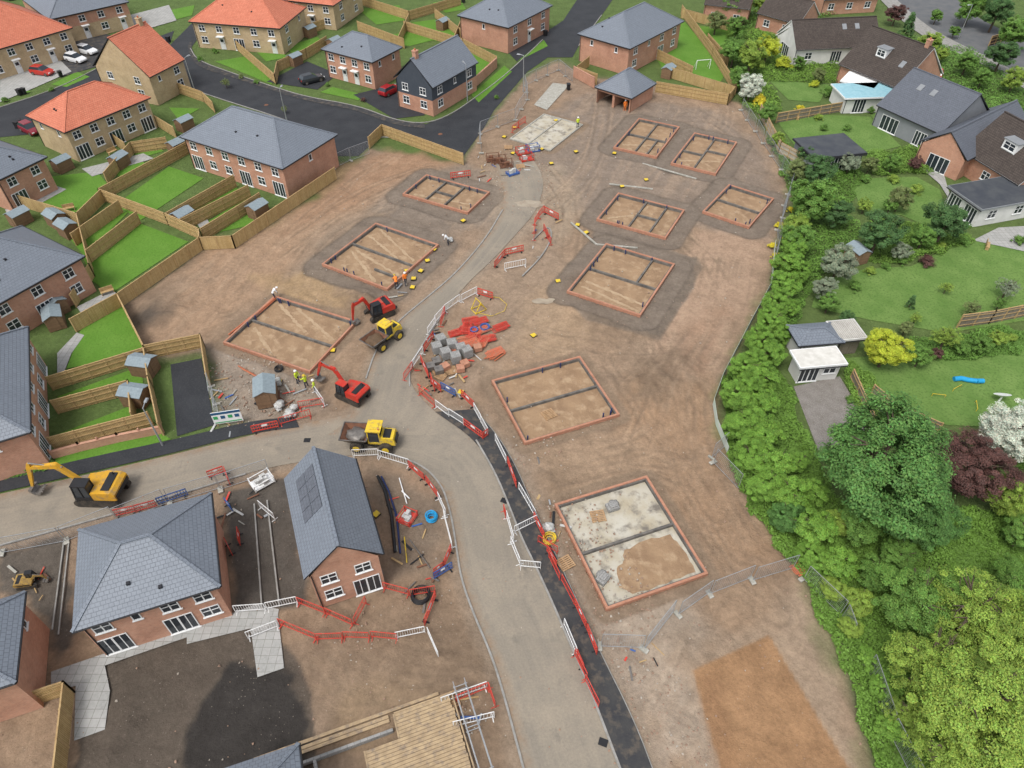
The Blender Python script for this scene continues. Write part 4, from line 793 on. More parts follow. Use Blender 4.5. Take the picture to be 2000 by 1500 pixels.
# ---------------- people
def pmesh(pose,top,leg):
    J={'pel':(0,0,.95),'sp':(0,0,1.18),'ch':(0,0,1.38),'nk':(0,0,1.52),'hd':(0,.01,1.64),'ht':(0,.01,1.73)}; RR={'pel':.15,'sp':.14,'ch':.16,'nk':.06,'hd':.095,'ht':.07}; E=[('pel','sp'),('sp','ch'),('ch','nk'),('nk','hd'),('hd','ht')]
    for s,k in((-1,'l'),(1,'r')):
        arm={'stand':[(.2,0,1.42),(.27,.03,1.14),(.25,.18,.93),(.24,.25,.86)],'reach':[(.2,.02,1.42),(.26,.22,1.2),(.2,.45,1.15),(.19,.53,1.16)],'walk':[(.2,0,1.42),(.27,.1*s,1.15),(.27,.25*s,.95),(.27,.3*s,.88)],'bend':[(.2,.3,1.28),(.24,.42,1.0),(.2,.5,.75),(.2,.52,.67)]}[pose]
        lg={'stand':[(.1,0,.9),(.13,.02,.5),(.14,-.02,.09),(.15,.15,.05)],'reach':[(.1,0,.9),(.14,.04,.5),(.17,-.03,.09),(.18,.14,.05)],'walk':[(.1,0,.9),(.11,.18*s+.05,.5),(.11,.3*s-.05,.1),(.11,.3*s+.12,.05)],'bend':[(.1,-.05,.86),(.14,.08,.48),(.14,-.04,.09),(.15,.13,.05)]}[pose]
        for i,(c,rr) in enumerate(zip(arm,(.075,.055,.035,.04))): J[f'a{i}{k}']=(c[0]*s,c[1],c[2]);RR[f'a{i}{k}']=rr
        for i,(c,rr) in enumerate(zip(lg,(.1,.07,.048,.045))): J[f'l{i}{k}']=(c[0]*s,c[1],c[2]);RR[f'l{i}{k}']=rr
        E+=[('ch',f'a0{k}'),(f'a0{k}',f'a1{k}'),(f'a1{k}',f'a2{k}'),(f'a2{k}',f'a3{k}'),('pel',f'l0{k}'),(f'l0{k}',f'l1{k}'),(f'l1{k}',f'l2{k}'),(f'l2{k}',f'l3{k}')]
        wv=Vector(J[f'a3{k}']); dr=(wv-Vector(J[f'a2{k}'])).normalized()
        for i,(dx,ln) in enumerate(((-.03,.075),(-.01,.09),(.01,.085),(.03,.065),(-.05,.05))):
            q=wv+Vector((dx,0,0))+dr*ln*(1 if i<4 else .4); J[f'f{i}{k}']=tuple(q); RR[f'f{i}{k}']=.01; E.append((f'a3{k}',f'f{i}{k}'))
    if pose=='bend': J.update(sp=(0,.12,1.12),ch=(0,.3,1.25),nk=(0,.42,1.33),hd=(0,.52,1.38),ht=(0,.6,1.42))
    ks=list(J); me=bpy.data.meshes.new('p'); me.from_pydata([J[k] for k in ks],[(ks.index(a),ks.index(b)) for a,b in E],[])
    o=bpy.data.objects.new('p',me); COL.objects.link(o); o.modifiers.new('s','SKIN'); sv=me.skin_vertices[0].data
    for i,k in enumerate(ks): sv[i].radius=(RR[k]*(1.1 if k in('ch','sp') else 1),RR[k]*(.8 if k in('ch','sp','pel') else 1))
    sv[0].use_root=True; o.modifiers.new('b','SUBSURF').levels=1; dg=bpy.context.evaluated_depsgraph_get(); dg.update(); n=bpy.data.meshes.new_from_object(o.evaluated_get(dg)); bpy.data.objects.remove(o)
    n.materials.clear()
    for x in(leg,top,SKIN): n.materials.append(x)
    hd=Vector(J['hd'])
    for p in n.polygons:
        c=p.center; hand=min((c-Vector(J[f'a3{k}'])).length for k in'lr')<.09
        p.material_index=2 if (hand or (c-hd).length<.16) else (1 if c.z>.93 else 0); p.use_smooth=True
    return n,J
PC={}
def person(u,v,deg,pose='stand',top=None,leg=None,hat=None,label='',sc=1.):
    top=top or HVY;leg=leg or TROU;hat=hat or WHITE; k=(pose,top.name,leg.name)
    if k not in PC: PC[k]=pmesh(pose,top,leg)
    n,J=PC[k]; q=P(u,v); r=ob('person',n,None,(q.x,q.y,.0),math.radians(deg),sc,label=label,category='person')
    h=Vector(J['hd']); t=(Vector(J['ht'])-h).normalized(); ob('hard_hat',M().blob(h+t*.07,.125,.145,.10,0,0,12,6).cyl(h+t*.035,h+t*.05,.16,12,0).mesh('hard_hat',[hat]),r)
    face=M().blob(h+Vector((0,.1,0)),.014,.02,.02,0,0,6,4); 
    for s in(-1,1): face.blob(h+Vector((s*.035,.088,.02)),.012,.01,.01,1,0,6,4)
    ob('face',face.mesh('face',[SKIN,BLACK]),r)
person(1128,250,20,'stand',label='worker in yellow hi-vis vest standing beside slab');person(1220,216,180,'stand',HVO,HVO,label='worker in orange hi-vis suit standing in garage')
person(583,748,250,'stand',label='worker in yellow hi-vis vest talking');person(600,757,60,'reach',label='worker in yellow hi-vis pointing at excavator',hat=YEL2);person(617,766,100,'stand',HVY,label='worker in yellow hi-vis watching the dig')
person(793,556,200,'walk',HVO,label='worker in orange hi-vis beside foundation');person(775,562,20,'bend',HVO,label='worker in orange bending over a foundation wall',hat=YEL2);person(536,584,-60,'bend',JACK,label='bricklayer in white shirt bending over wall');person(876,478,90,'bend',JACK,label='bricklayer in white top crouching by foundation')
# ---------------- yards of small items
GREYP=mat('pallet timber',(.42,.27,.15),(.33,.2,.1),4)
pm=M()
for i in range(7): pm.box(0,i*.17,.1,1.2,i*.17+.11,.125)
for x in(0,.55,1.1): pm.box(x,0,0,x+.1,1.13,.1)
PAL=pm.mesh('pallet',[GREYP])
def place(name,me,pts,label,cat,group,z=0,sc=1):
    for q in pts:
        u,v=q[:2]; d=q[2] if len(q)>2 else R.uniform(0,90); w=P(u,v); ob(name,me,None,(w.x,w.y,z+(q[3] if len(q)>3 else 0)),math.radians(d),sc,label=label,category=cat,group=group)
place('timber_pallet',PAL,[(1068,820,30,-.16),(1100,1118,30),(1158,1020,10,-.16),(865,745,60),(872,735,20),(1010,330,10),(1000,345,40),(985,292,0),(850,735,30),(868,1390,20)],'empty timber pallet lying on muddy ground','pallet','timber pallets')
mc=M().box(-.3,-.3,0,.3,.3,.1,1).box(-.26,-.26,.1,.26,.26,.17,0)
MCV=mc.mesh('inspection_cover',[YEL2,BLACK])
place('inspection_cover',MCV,[(985,268),(1125,297),(1077,320),(1128,440),(1042,656),(1200,300),(1262,352),(1145,455),(822,530),(808,545),(835,510),(848,488),(806,562),(650,685),(1090,550),(1086,236),(900,767),(1058,292),(1002,300),(795,530),(1215,365),(1005,250),(545,747),(735,1005),(905,432)],'small square cover with bright yellow lid on soil','inspection cover','yellow inspection covers',0,1.0)
bs=M()
for k in range(5): bs.box(0,0,.1+k*.216,1.1,1.1,.1+k*.216+.21)
bs.box(.05,.05,0,1.05,1.05,.1)
BST=bs.mesh('block_stack',[BLOCK])
place('block_stack',BST,[(848,695,20),(866,706,24),(884,714,18),(895,697,20),(908,703,28),(858,680,30),(876,688,15)],'stack of grey concrete blocks on a pallet','block stack','concrete block stacks',0,.88)
bp=M()
for k in range(4): bp.box(0,0,.1+k*.16,1.0,1.0,.1+k*.16+.15)
place('block_stack',bp.mesh('brick_pack',[STEEL]),[(836,728,20),(852,735,20),(848,718,20)],'low stack of dark grey blocks','block stack','dark block stacks',0,.85)
place('brick_stack',bp.mesh('brick_stack',[LOWB]),[(905,722,30),(893,730,10),(868,728,40),(928,690,20)],'pack of red bricks on muddy ground','brick stack','red brick packs',0,.8)
def stackmesh(seed):
    st=M(); q=random.Random(seed)
    for k in range(5):
        ox,oy=q.uniform(-.3,.3),q.uniform(-.2,.2); z=k*.06
        st.box(ox,oy,z,ox+2,oy+.08,z+.04); st.box(ox,oy+.9,z,ox+2,oy+.98,z+.04)
        for i in range(10): x=ox+i*.21; st.box(x,oy+.08,z,x+.05,oy+.9,z+.04)
    return st.mesh('barrier_stack',[BARO if seed%2 else BARR])
SK=[stackmesh(i) for i in range(4)]
for i,q_ in enumerate([(880,660,25),(900,672,15),(922,668,55),(932,655,30),(905,635,15),(958,700,30),(968,650,30),(945,680,70),(895,650,-15),(1560,1125,25),(915,655,80),(890,690,40),(938,672,15),(912,684,35),(925,640,25)]):
    place('barrier_stack',SK[i%4],[q_],'flat stack of orange plastic barriers','barrier stack','stacked plastic barriers',.02+.01*i,.85)
def coil(u,v,R_,m,label,n=5,z=0):
    t=M(); w=P(u,v)
    for i in range(n): t.ring((w.x+R.uniform(-.05,.05),w.y+R.uniform(-.05,.05),z+.06+i*.085),R_-.06*(i%2),.05,26,6)
    t.ring((w.x,w.y,z+.07),R_-.2,.05,26,6); wob(t,'pipe_coil',[m],label=label,category='pipe coil',group='coils of pipe')
coil(843,1012,.45,LBL,'coil of bright blue water pipe on soil');coil(1073,1055,.5,YEL2,'coil of yellow gas pipe beside bag');coil(822,1165,.7,BLACK,'coil of black duct on soil',6);coil(947,643,.5,BLUE,'coil of dark blue pipe near stacks');coil(926,648,.4,BLUE,'coil of blue duct near stacks');coil(545,722,.4,BLACK,'coil of black pipe on pallet',3)
cp=M().box(-.5,-.4,0,.5,.4,.35,0).box(-.3,-.25,.35,.35,.2,.5,0).blob((.2,.3,.1),.5,.4,.2,0,.2,10,6,3); place('chamber_block',cp.mesh('chamber_block',[BLOCK]),[(1196,990,20),(1178,1130,50)],'dark grey chamber blocks resting on slab','blocks','chamber blocks',-.16)
for i,(u,v,s_) in enumerate([(1072,1033,.55),(547,795,.6),(568,812,.6),(530,748,.5),(543,748,.5),(575,800,.5),(880,470,.4)]):
    q=random.Random(i); b_=M().blob((0,0,.38),.5,.45,.4,0,.25,14,8,i+2).blob((.3,.2,.2),.35,.3,.2,0,.3,10,6,i+9).blob((-.3,-.25,.15),.3,.35,.16,0,.3,10,6,i+20)
    p=P(u,v); ob('bulk_bag',b_.mesh('bulk_bag',[BAG]),None,(p.x,p.y,0),q.uniform(0,6),s_*1.6,label='crumpled white bulk bag on the ground',category='bulk bag',group='white bulk bags')
def rod(name,pts,r,m,label,cat,z=.1,n=6,group=None):
    t=M(); p=[P(*q) for q in pts]; t.tube([(q.x,q.y,z) for q in p],r,n)
    o=wob(t,name,[m],label=label,category=cat)
    if group:o['group']=group
for i in range(5): rod('plastic_pipe',[(447+i*5,655-i*2),(533+i*3,588-i*2)],.08,PIPER,'long terracotta coloured drain pipe','pipe',.1+.12*(i%2),6,'drain pipes')
for i in range(3): rod('plastic_pipe',[(466+i*4,716+i*3),(510+i*4,740+i*3)],.07,PIPER,'terracotta coloured drain pipe by the hut','pipe',.1,6,'drain pipes')
for i in range(5): rod('plastic_pipe',[(946+i*5,702+i),(975+i*3,683+i*2)],.07,PIPER,'terracotta coloured drain pipe by the stacks','pipe',.1+.1*(i%2),6,'drain pipes')
rod('duct_pipe',[(738,932),(752,960),(765,1010),(772,1080)],.14,BLACK,'long black drainage duct beside house','pipe',.15)
rod('duct_pipe',[(745,932),(760,962),(775,1010),(782,1082)],.08,NAVY,'long dark blue duct beside house','pipe',.12)
rod('hose',[(935,612),(960,618),(985,608),(990,595),(975,582),(960,580)],.03,YEL2,'yellow hose looped on soil','hose',.05)
rod('pipe_length',[(785,960),(800,975)],.06,WHITE,'white pipe lying on soil','pipe');rod('pipe_length',[(780,935),(795,985)],.05,WHITE,'white pipe lying on soil','pipe');rod('pipe_length',[(800,1055),(840,1110)],.05,STEEL,'steel tube lying on soil','pipe')
for (cu,cv,su,sv_,n) in [(985,330,55,25,20),(440,790,30,60,12),(860,745,50,30,16),(900,670,60,40,18),(480,1000,60,40,10),(780,1040,60,70,16),(900,1380,60,25,10),(560,760,60,40,14),(60,1120,40,50,8),(1085,1000,20,60,8),(1250,1280,40,40,6),(1080,940,30,40,5),(800,1150,60,40,6),(1060,470,40,40,6),(760,560,60,30,6)]:
    for i in range(n):
        w=P(cu+R.uniform(-su,su),cv+R.uniform(-sv_,sv_)); L=R.uniform(.3,1.5); a=R.uniform(0,math.pi); m=R.choice([TIM,TIM,GALV,RUST,STEEL,BLUE,BARR,BLACK,CONC,BAG]); wd=R.uniform(.03,.11); t=M().box(-L/2,-wd,0,L/2,wd,.05)
        ob('loose_board',t.mesh('loose_board',[m]),None,(w.x,w.y,.03+i*.003),a,label='loose board lying among site debris',category='board',group='loose boards and offcuts')
def stillage(u,v,deg,m,lab,w=1.8,d=1.1,h=.9):
    t=M()
    for x in(0,w):
        for y in(0,d): t.beam((x,y,0),(x,y,h+.1),.08,.08)
    for z in(.12,h):
        for a,b in(((0,0),(w,0)),((w,0),(w,d)),((w,d),(0,d)),((0,d),(0,0))): t.beam((*a,z),(*b,z),.06,.06)
    t.box(.05,.05,.15,w-.05,d-.05,.19)
    r=random.Random(int(u)); 
    for i in range(5): x=r.uniform(.1,w-.7); y=r.uniform(.08,d-.45); t.box(x,y,.19,x+.5,y+.3,.19+r.uniform(.2,.7),1)
    q=P(u,v); ob('storage_stillage',t.mesh('storage_stillage',[m,RUST if m==RUST else BAG]),None,q,math.radians(deg),label=lab,category='stillage',group='storage stillages')
stillage(1012,305,20,REDP,'red metal stillage full of fittings');stillage(1032,300,20,BLUE,'blue metal stillage full of fittings');stillage(1020,318,20,REDP,'red metal stillage with materials');stillage(965,322,10,RUST,'rusty brown stillage of steel fittings');stillage(978,330,10,RUST,'rusty brown stillage of steel fittings');stillage(952,318,10,RUST,'rusty brown stillage of steel fittings');stillage(800,1030,65,BARR,'red crate of white fittings on soil',1.3,1.2,.6);stillage(500,962,40,WHITE,'white tipping skip with rubble',1.8,1.2,.7);stillage(995,346,30,BLUE,'blue pallet frame lying on mud',1.6,1.0,.35)
t=M()
for s in(-.5,.5):
    t.beam((-.7,s,0),(0,s,1.3),.08,.08);t.beam((.7,s,0),(0,s,1.3),.08,.08);t.beam((-.7,s,.08),(.7,s,.08),.08,.08)
t.beam((0,-.6,1.3),(0,.6,1.3),.08,.08);t.beam((-.7,-.5,.08),(-.7,.5,.08),.08,.08);t.beam((.7,-.5,.08),(.7,.5,.08),.08,.08)
ob('pipe_reel_stand',t.mesh('pipe_reel_stand',[YEL2]),None,P(935,605),.6,label='yellow steel reel stand on soil',category='stand')
r=ob('site_sign',None,None,P(450,830),math.radians(12),label='green and white site information board',category='sign')
g=M().box(-1.3,-.03,.4,1.3,.03,1.9,0)
for i,(c,x) in enumerate(((1,-1.0),(2,-.35),(1,.3),(2,.9))): g.box(x-.2,-.04,1.0,x+.2,-.031,1.4,c)
g.box(-1.3,-.045,1.6,1.3,-.031,1.9,2);g.box(-1.2,-.045,.5,1.2,-.031,.62,1)
ob('panel',g.mesh('panel',[WHITE,mat('green sign paint',(.05,.35,.12)),mat('dark blue sign paint',(.03,.1,.2))]),r)
for x in(-1.1,1.1): ob('post',M().beam((x,.08,0),(x,.08,1.9),.08,.08).mesh('post',[TIM]),r)
def lamp(u,v,h=6,deg=0,label='tall grey street lamp on verge'):
    r=ob('street_lamp',None,None,P(u,v),math.radians(deg),label=label,category='street lamp',group='street lamps')
    ob('pole',M().cyl((0,0,0),(0,0,h),.09,10,0,.05).cyl((0,0,h),(.7,0,h+.1),.04,8).mesh('pole',[GALV]),r); ob('lamp_head',M().frus(.6,-.14,1.2,.14,h+.04,.65,-.1,1.1,.1,h+.16).mesh('lamp_head',[GALV]),r)
for a in [(383,185,6,60),(913,198,6,120),(1022,180,6,160),(1872,75,6,200),(560,235,5,80),(318,870,5,90)]: lamp(*a)
rod('marker_line',[(790,1050),(795,1100)],.05,YEL2,'yellow marker pole lying down','pole')
bm_=M().frus(-.25,-.3,.25,.3,.06,-.3,-.36,.3,.36,.95,0).box(-.32,-.4,.951,.32,.38,1.03,0).cyl((-.28,.3,.1),(.28,.3,.1),.1,8,0)
BIN=bm_.mesh('wheelie_bin',[BLACK]); place('wheelie_bin',BIN,[(40,186),(48,184),(292,75),(300,73),(36,250),(42,246),(330,82),(120,150),(905,5),(1110,175),(540,25),(1065,70),(500,98)],'black wheelie bin beside a house','wheelie bin','wheelie bins')
gl=M().box(-.3,-.25,0,.3,.25,.012); GL=gl.mesh('road_gully',[BLACK]); place('road_gully',GL,[(1178,1450,-20),(985,978,-25),(770,600,0),(600,860,0)],'black iron road gully grate','drain','road gullies',.02)
place('manhole_cover',M().cyl((0,0,0),(0,0,.012),.35,16).mesh('manhole_cover',[RUST]),[(520,205),(860,262),(598,250),(790,262)],'round rusty manhole cover in asphalt','manhole cover','manhole covers',.004)
t=M(); 
for s in(-1.3,1.3): t.beam((s,0,0),(s,0,1.6),.08,.08);t.beam((s,.0,1.6),(s,.9,0),.05,.05)
t.beam((-1.3,0,1.6),(1.3,0,1.6),.08,.08); ob('football_goal',t.mesh('football_goal',[WHITE]),None,P(1372,135),.2,label='small white football goal on lawn',category='football goal')
t=M(); t.tube([(-1.4,0,.2),(-.7,.12,.25),(0,0,.2),(.7,-.12,.25),(1.4,0,.2)],.25,12); ob('play_tunnel',t.mesh('play_tunnel',[LBL]),None,P(1890,745),-.1,label='bright blue play tunnel on lawn',category='toy tunnel')
t=M().cyl((0,0,0),(0,0,.8),.08,8).cyl((0,0,.8),(0,.1,.95),.3,16,0,.75); ob('garden_table',t.mesh('garden_table',[WHITE]),None,P(1950,785),0,label='white dish shaped table on the lawn',category='garden table')
t=M()
for s in(-.6,.6): t.beam((s,0,0),(s,0,.35),.04,.04)
t.beam((-.6,0,.35),(.6,0,.35),.04,.04); place('play_hurdle',t.mesh('play_hurdle',[YEL2]),[(1832,775,-10),(1868,760,30),(1905,795,70)],'low yellow play hurdle on lawn','play hurdle','yellow play hurdles')
place('garden_bench',M().box(0,0,.4,1.4,.45,.45).box(0,.4,.45,1.4,.45,.9).box(.05,.03,0,.12,.4,.4).box(1.28,.03,0,1.35,.4,.4).mesh('garden_bench',[TIM]),[(125,415),(215,305),(200,580),(1930,490),(1720,250),(1560,235)],'timber garden bench on patio','bench','garden benches')
# part-built plot with scaffold boards at the near edge
SCB=mat('scaffold boards',(.42,.31,.185),(.31,.225,.135),1.8,.9,0,0,(.22,.17,.125),2.2)
p0=P(738,1600); r=ob('scaffold',None,None,(p0.x,p0.y,0),math.radians(20),label='scaffold with timber board decks around new walls',category='scaffold')
d=M(); q=random.Random(8)
for i in range(24):
    e=6.3 if i<20 else 6.2; d.box(.1 if i<17 else 2.4,i*.235,.42+q.uniform(0,.02),e+q.uniform(-.04,.04),i*.235+.21,.46)
d.box(.0,-.02,.32,.1,4.0,.5,0); d.box(6.4,-.02,.32,6.5,5.6,.5,0); d.box(2.3,4.0,.32,2.4,5.6,.5,0); d.box(2.4,5.62,.32,6.5,5.72,.5,0)
ob('deck',d.mesh('deck',[SCB]),r)
d=M()
for y in(0,2.8,5.6):
    for x in (6.7,7.5): d.cyl((x,y,0),(x,y,1.5),.03,6)
    d.cyl((6.6,y,.6),(7.6,y,.6),.03,6); d.cyl((6.6,y,1.3),(7.6,y,1.3),.03,6)
for z in(.6,1.3):
    for x in (6.7,7.5): d.cyl((x,-.4,z),(x,6,z),.03,6)
ob('poles',d.mesh('poles',[GALV]),r)
d=M().box(-6.6,4.6,0,2.1,4.8,.4,1).box(-6.6,1.2,0,-.3,1.4,.4,1).box(-3.2,1.4,0,-3.0,4.6,.4,1)
d.box(-6.8,5.9,.2,5.6,6.12,.26); d.box(-6.8,5.3,.2,2.0,5.52,.26); d.box(-6.8,5.56,.2,2.0,5.78,.26)
ob('walkway',d.mesh('walkway',[SCB,BLOCK]),r)
# rubble stones
t=M(); q=random.Random(5)
def stones(px,n,s0,s1):
    p=wpoly(px); xs=[a[0] for a in p];ys=[a[1] for a in p]; k=0
    while k<n:
        x=q.uniform(min(xs),max(xs));y=q.uniform(min(ys),max(ys)); ins=False
        for i in range(len(p)):
            x0,y0=p[i];x1,y1=p[(i+1)%len(p)]
            if (y0>y)!=(y1>y) and x<(x1-x0)*(y-y0)/(y1-y0)+x0: ins=not ins
        k+=1
        if not ins: continue
        s=q.uniform(s0,s1); v=[(x+s*q.uniform(-.6,.6)+a*s,y+s*q.uniform(-.6,.6)+b*s,z*s*.8) for a,b,z in((-1,-1,-.5),(1,-1,-.5),(1,1,-.5),(-1,1,-.5),(-.6,-.6,.8),(.6,-.6,.8),(.6,.6,.8),(-.6,.6,.8))]
        t.hexa([Vector(c) for c in v],q.choice((0,1,1)))
stones([(960,870),(1080,850),(1300,1200),(1400,1500),(1290,1500),(1180,1280),(1040,1000)],2200,.02,.08)
stones([(1310,1250),(1370,1240),(1380,1290),(1330,1300)],400,.04,.12)
stones(SITE[:24],1800,.02,.08);stones([(660,1200),(880,1150),(1000,1450),(850,1450),(640,1300)],400,.02,.06);stones([(400,700),(520,680),(640,790),(440,850)],900,.02,.09);stones([(930,300),(1060,280),(1100,420),(1000,420)],500,.03,.09)
wob(t,'rubble_stones',[mat('pale stone',(.42,.37,.31),(.32,.28,.23),2),mat('brick rubble',(.32,.21,.15),(.25,.17,.12),2)],kind='stuff',label='scattered rubble stones on soil',category='rubble')
# ---------------- vegetation
def leafmesh(name,C,NRM,SZ,BR,mats):
    n=len(C); rs=np.random.RandomState(n); nr=NRM/np.linalg.norm(NRM,axis=1,keepdims=True)
    a=np.cross(nr,rs.randn(n,3)); a/=np.linalg.norm(a,axis=1,keepdims=True); b=np.cross(nr,a); s=SZ[:,None]
    V=np.stack([C-a*s,C-b*s*.55,C+a*s,C+b*s*.55],1).reshape(-1,3).astype(np.float32)
    me=bpy.data.meshes.new(name); me.vertices.add(4*n); me.vertices.foreach_set('co',V.ravel()); me.loops.add(4*n); me.loops.foreach_set('vertex_index',np.arange(4*n,dtype=np.int32)); me.polygons.add(n); me.polygons.foreach_set('loop_start',np.arange(0,4*n,4,dtype=np.int32)); me.update(calc_edges=True)
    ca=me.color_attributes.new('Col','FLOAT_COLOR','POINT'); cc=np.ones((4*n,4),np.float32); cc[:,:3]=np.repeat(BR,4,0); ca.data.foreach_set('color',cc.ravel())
    for m in mats: me.materials.append(m)
    return me
def crown(seed,ncl,per,leaf,sq=.85,cr=.22,flat=False,cone=False,shell=.45):
    rs=np.random.RandomState(seed); d=rs.randn(ncl,3); d/=np.linalg.norm(d,axis=1,keepdims=True)
    if flat: d[:,2]=np.abs(d[:,2])*1.2-.25
    rad=rs.rand(ncl)**shell*(.8+.2*np.sin(d[:,0]*3+seed)*np.cos(d[:,1]*3+seed*2)); c=d*rad[:,None]; c[:,2]*=sq
    if cone: h=rs.rand(ncl)**.8; ang=rs.rand(ncl)*6.28; rr=(1-h)*.75+.08; rr*=rs.rand(ncl)**.3; c=np.stack([rr*np.cos(ang),rr*np.sin(ang),h*2.2-1],1)
    cl=rs.uniform(.5,1.25,ncl)*cr; br=rs.uniform(.75,1.28,ncl)
    n=ncl*per; ci=np.repeat(np.arange(ncl),per); o=rs.randn(n,3); o/=np.linalg.norm(o,axis=1,keepdims=True); o*=(rs.rand(n)**.45)[:,None]*cl[ci][:,None]; o[:,2]*=.7
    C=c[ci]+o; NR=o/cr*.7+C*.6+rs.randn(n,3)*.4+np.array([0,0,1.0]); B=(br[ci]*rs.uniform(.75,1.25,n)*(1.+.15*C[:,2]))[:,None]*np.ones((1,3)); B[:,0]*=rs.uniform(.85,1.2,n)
    return leafmesh('crown',C,NR,leaf*rs.uniform(.6,1.3,n),np.clip(B,.1,2.2),[LM['mid']])
LM={k:leafm('leaves '+k,c) for k,c in dict(mid=(.105,.205,.038),dark=(.06,.125,.038),bright=(.19,.285,.045),lime=(.36,.42,.035),yellow=(.55,.48,.035),grey=(.18,.22,.14),olive=(.14,.18,.06),purple=(.095,.048,.04),blossom=(.48,.52,.42),hedge=(.135,.26,.038),maple=(.075,.165,.038)).items()}
PRO={'round':[crown(s,120,200,.032,.85,.18,shell=.38) for s in(1,2,3)],'big':[crown(s,240,210,.019,.8,.15,shell=.35) for s in(4,5)],'loose':[crown(s,230,110,.016,.75,.12,shell=.6) for s in(6,7)],'shrub':[crown(s,50,120,.05,.9,.28,flat=True) for s in(8,9)],'cone':[crown(10,80,160,.045,cone=True)],'dense':[crown(s,280,240,.019,.82,.15,shell=.2) for s in(12,13)]}
def trunkmesh(seed):
    q=random.Random(seed); m=M(); m.cyl((0,0,-.02),(.02,.01,.55),.035,8,0,.024); b=Vector((.02,.01,.5))
    for i in range(9):
        a=q.uniform(0,6.28); e=b+Vector((math.cos(a)*.16,math.sin(a)*.16,q.uniform(.12,.3))); m.cyl(b-Vector((0,0,.06)),e,.015,6,0,.009)
        for k in range(2): a2=a+q.uniform(-.7,.7); f=e+Vector((math.cos(a2)*.14,math.sin(a2)*.14,q.uniform(.0,.15))); m.cyl(e,f,.008,5,0,.003)
    return m.mesh('trunk',[BARK])
TRK=[trunkmesh(1),trunkmesh(2)]
KIND={'mid':'green broadleaf tree with dense crown','dark':'dark green tree with heavy crown','bright':'light green leafy spreading tree','lime':'bright yellow-green rounded tree','yellow':'yellow flowering garden tree','grey':'airy grey-green garden tree','olive':'olive green small garden tree','purple':'dark purple leaved garden tree','blossom':'tree covered in pale blossom','hedge':'tall green boundary hedge tree','maple':'broad domed dark green tree'}
def tree(u,v,rp,col,typ='round',grp=None,el=1.0):
    z=2.5
    for _ in range(3):
        r=rp/ppm(v,z); z=r*.95*el+(.25*r if typ!='shrub' else 0)
        if typ=='shrub': z=r*.45
    p=P(u,v,z); H=z+r*.8*el
    small=r<1.3 or typ=='shrub'
    o=ob('shrub' if small else 'tree',None,None,(p.x,p.y,0),R.uniform(0,6.28),label=KIND[col] if not small else KIND[col].replace('tree','shrub')+' in a bed',category='shrub' if small else 'tree',group=grp or ('garden shrubs' if small else 'garden trees'))
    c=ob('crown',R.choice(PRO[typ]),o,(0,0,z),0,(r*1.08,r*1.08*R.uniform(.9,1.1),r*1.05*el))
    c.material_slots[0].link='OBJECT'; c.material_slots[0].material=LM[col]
    ob('trunk',R.choice(TRK),o,(0,0,0),0,(H,H,H))
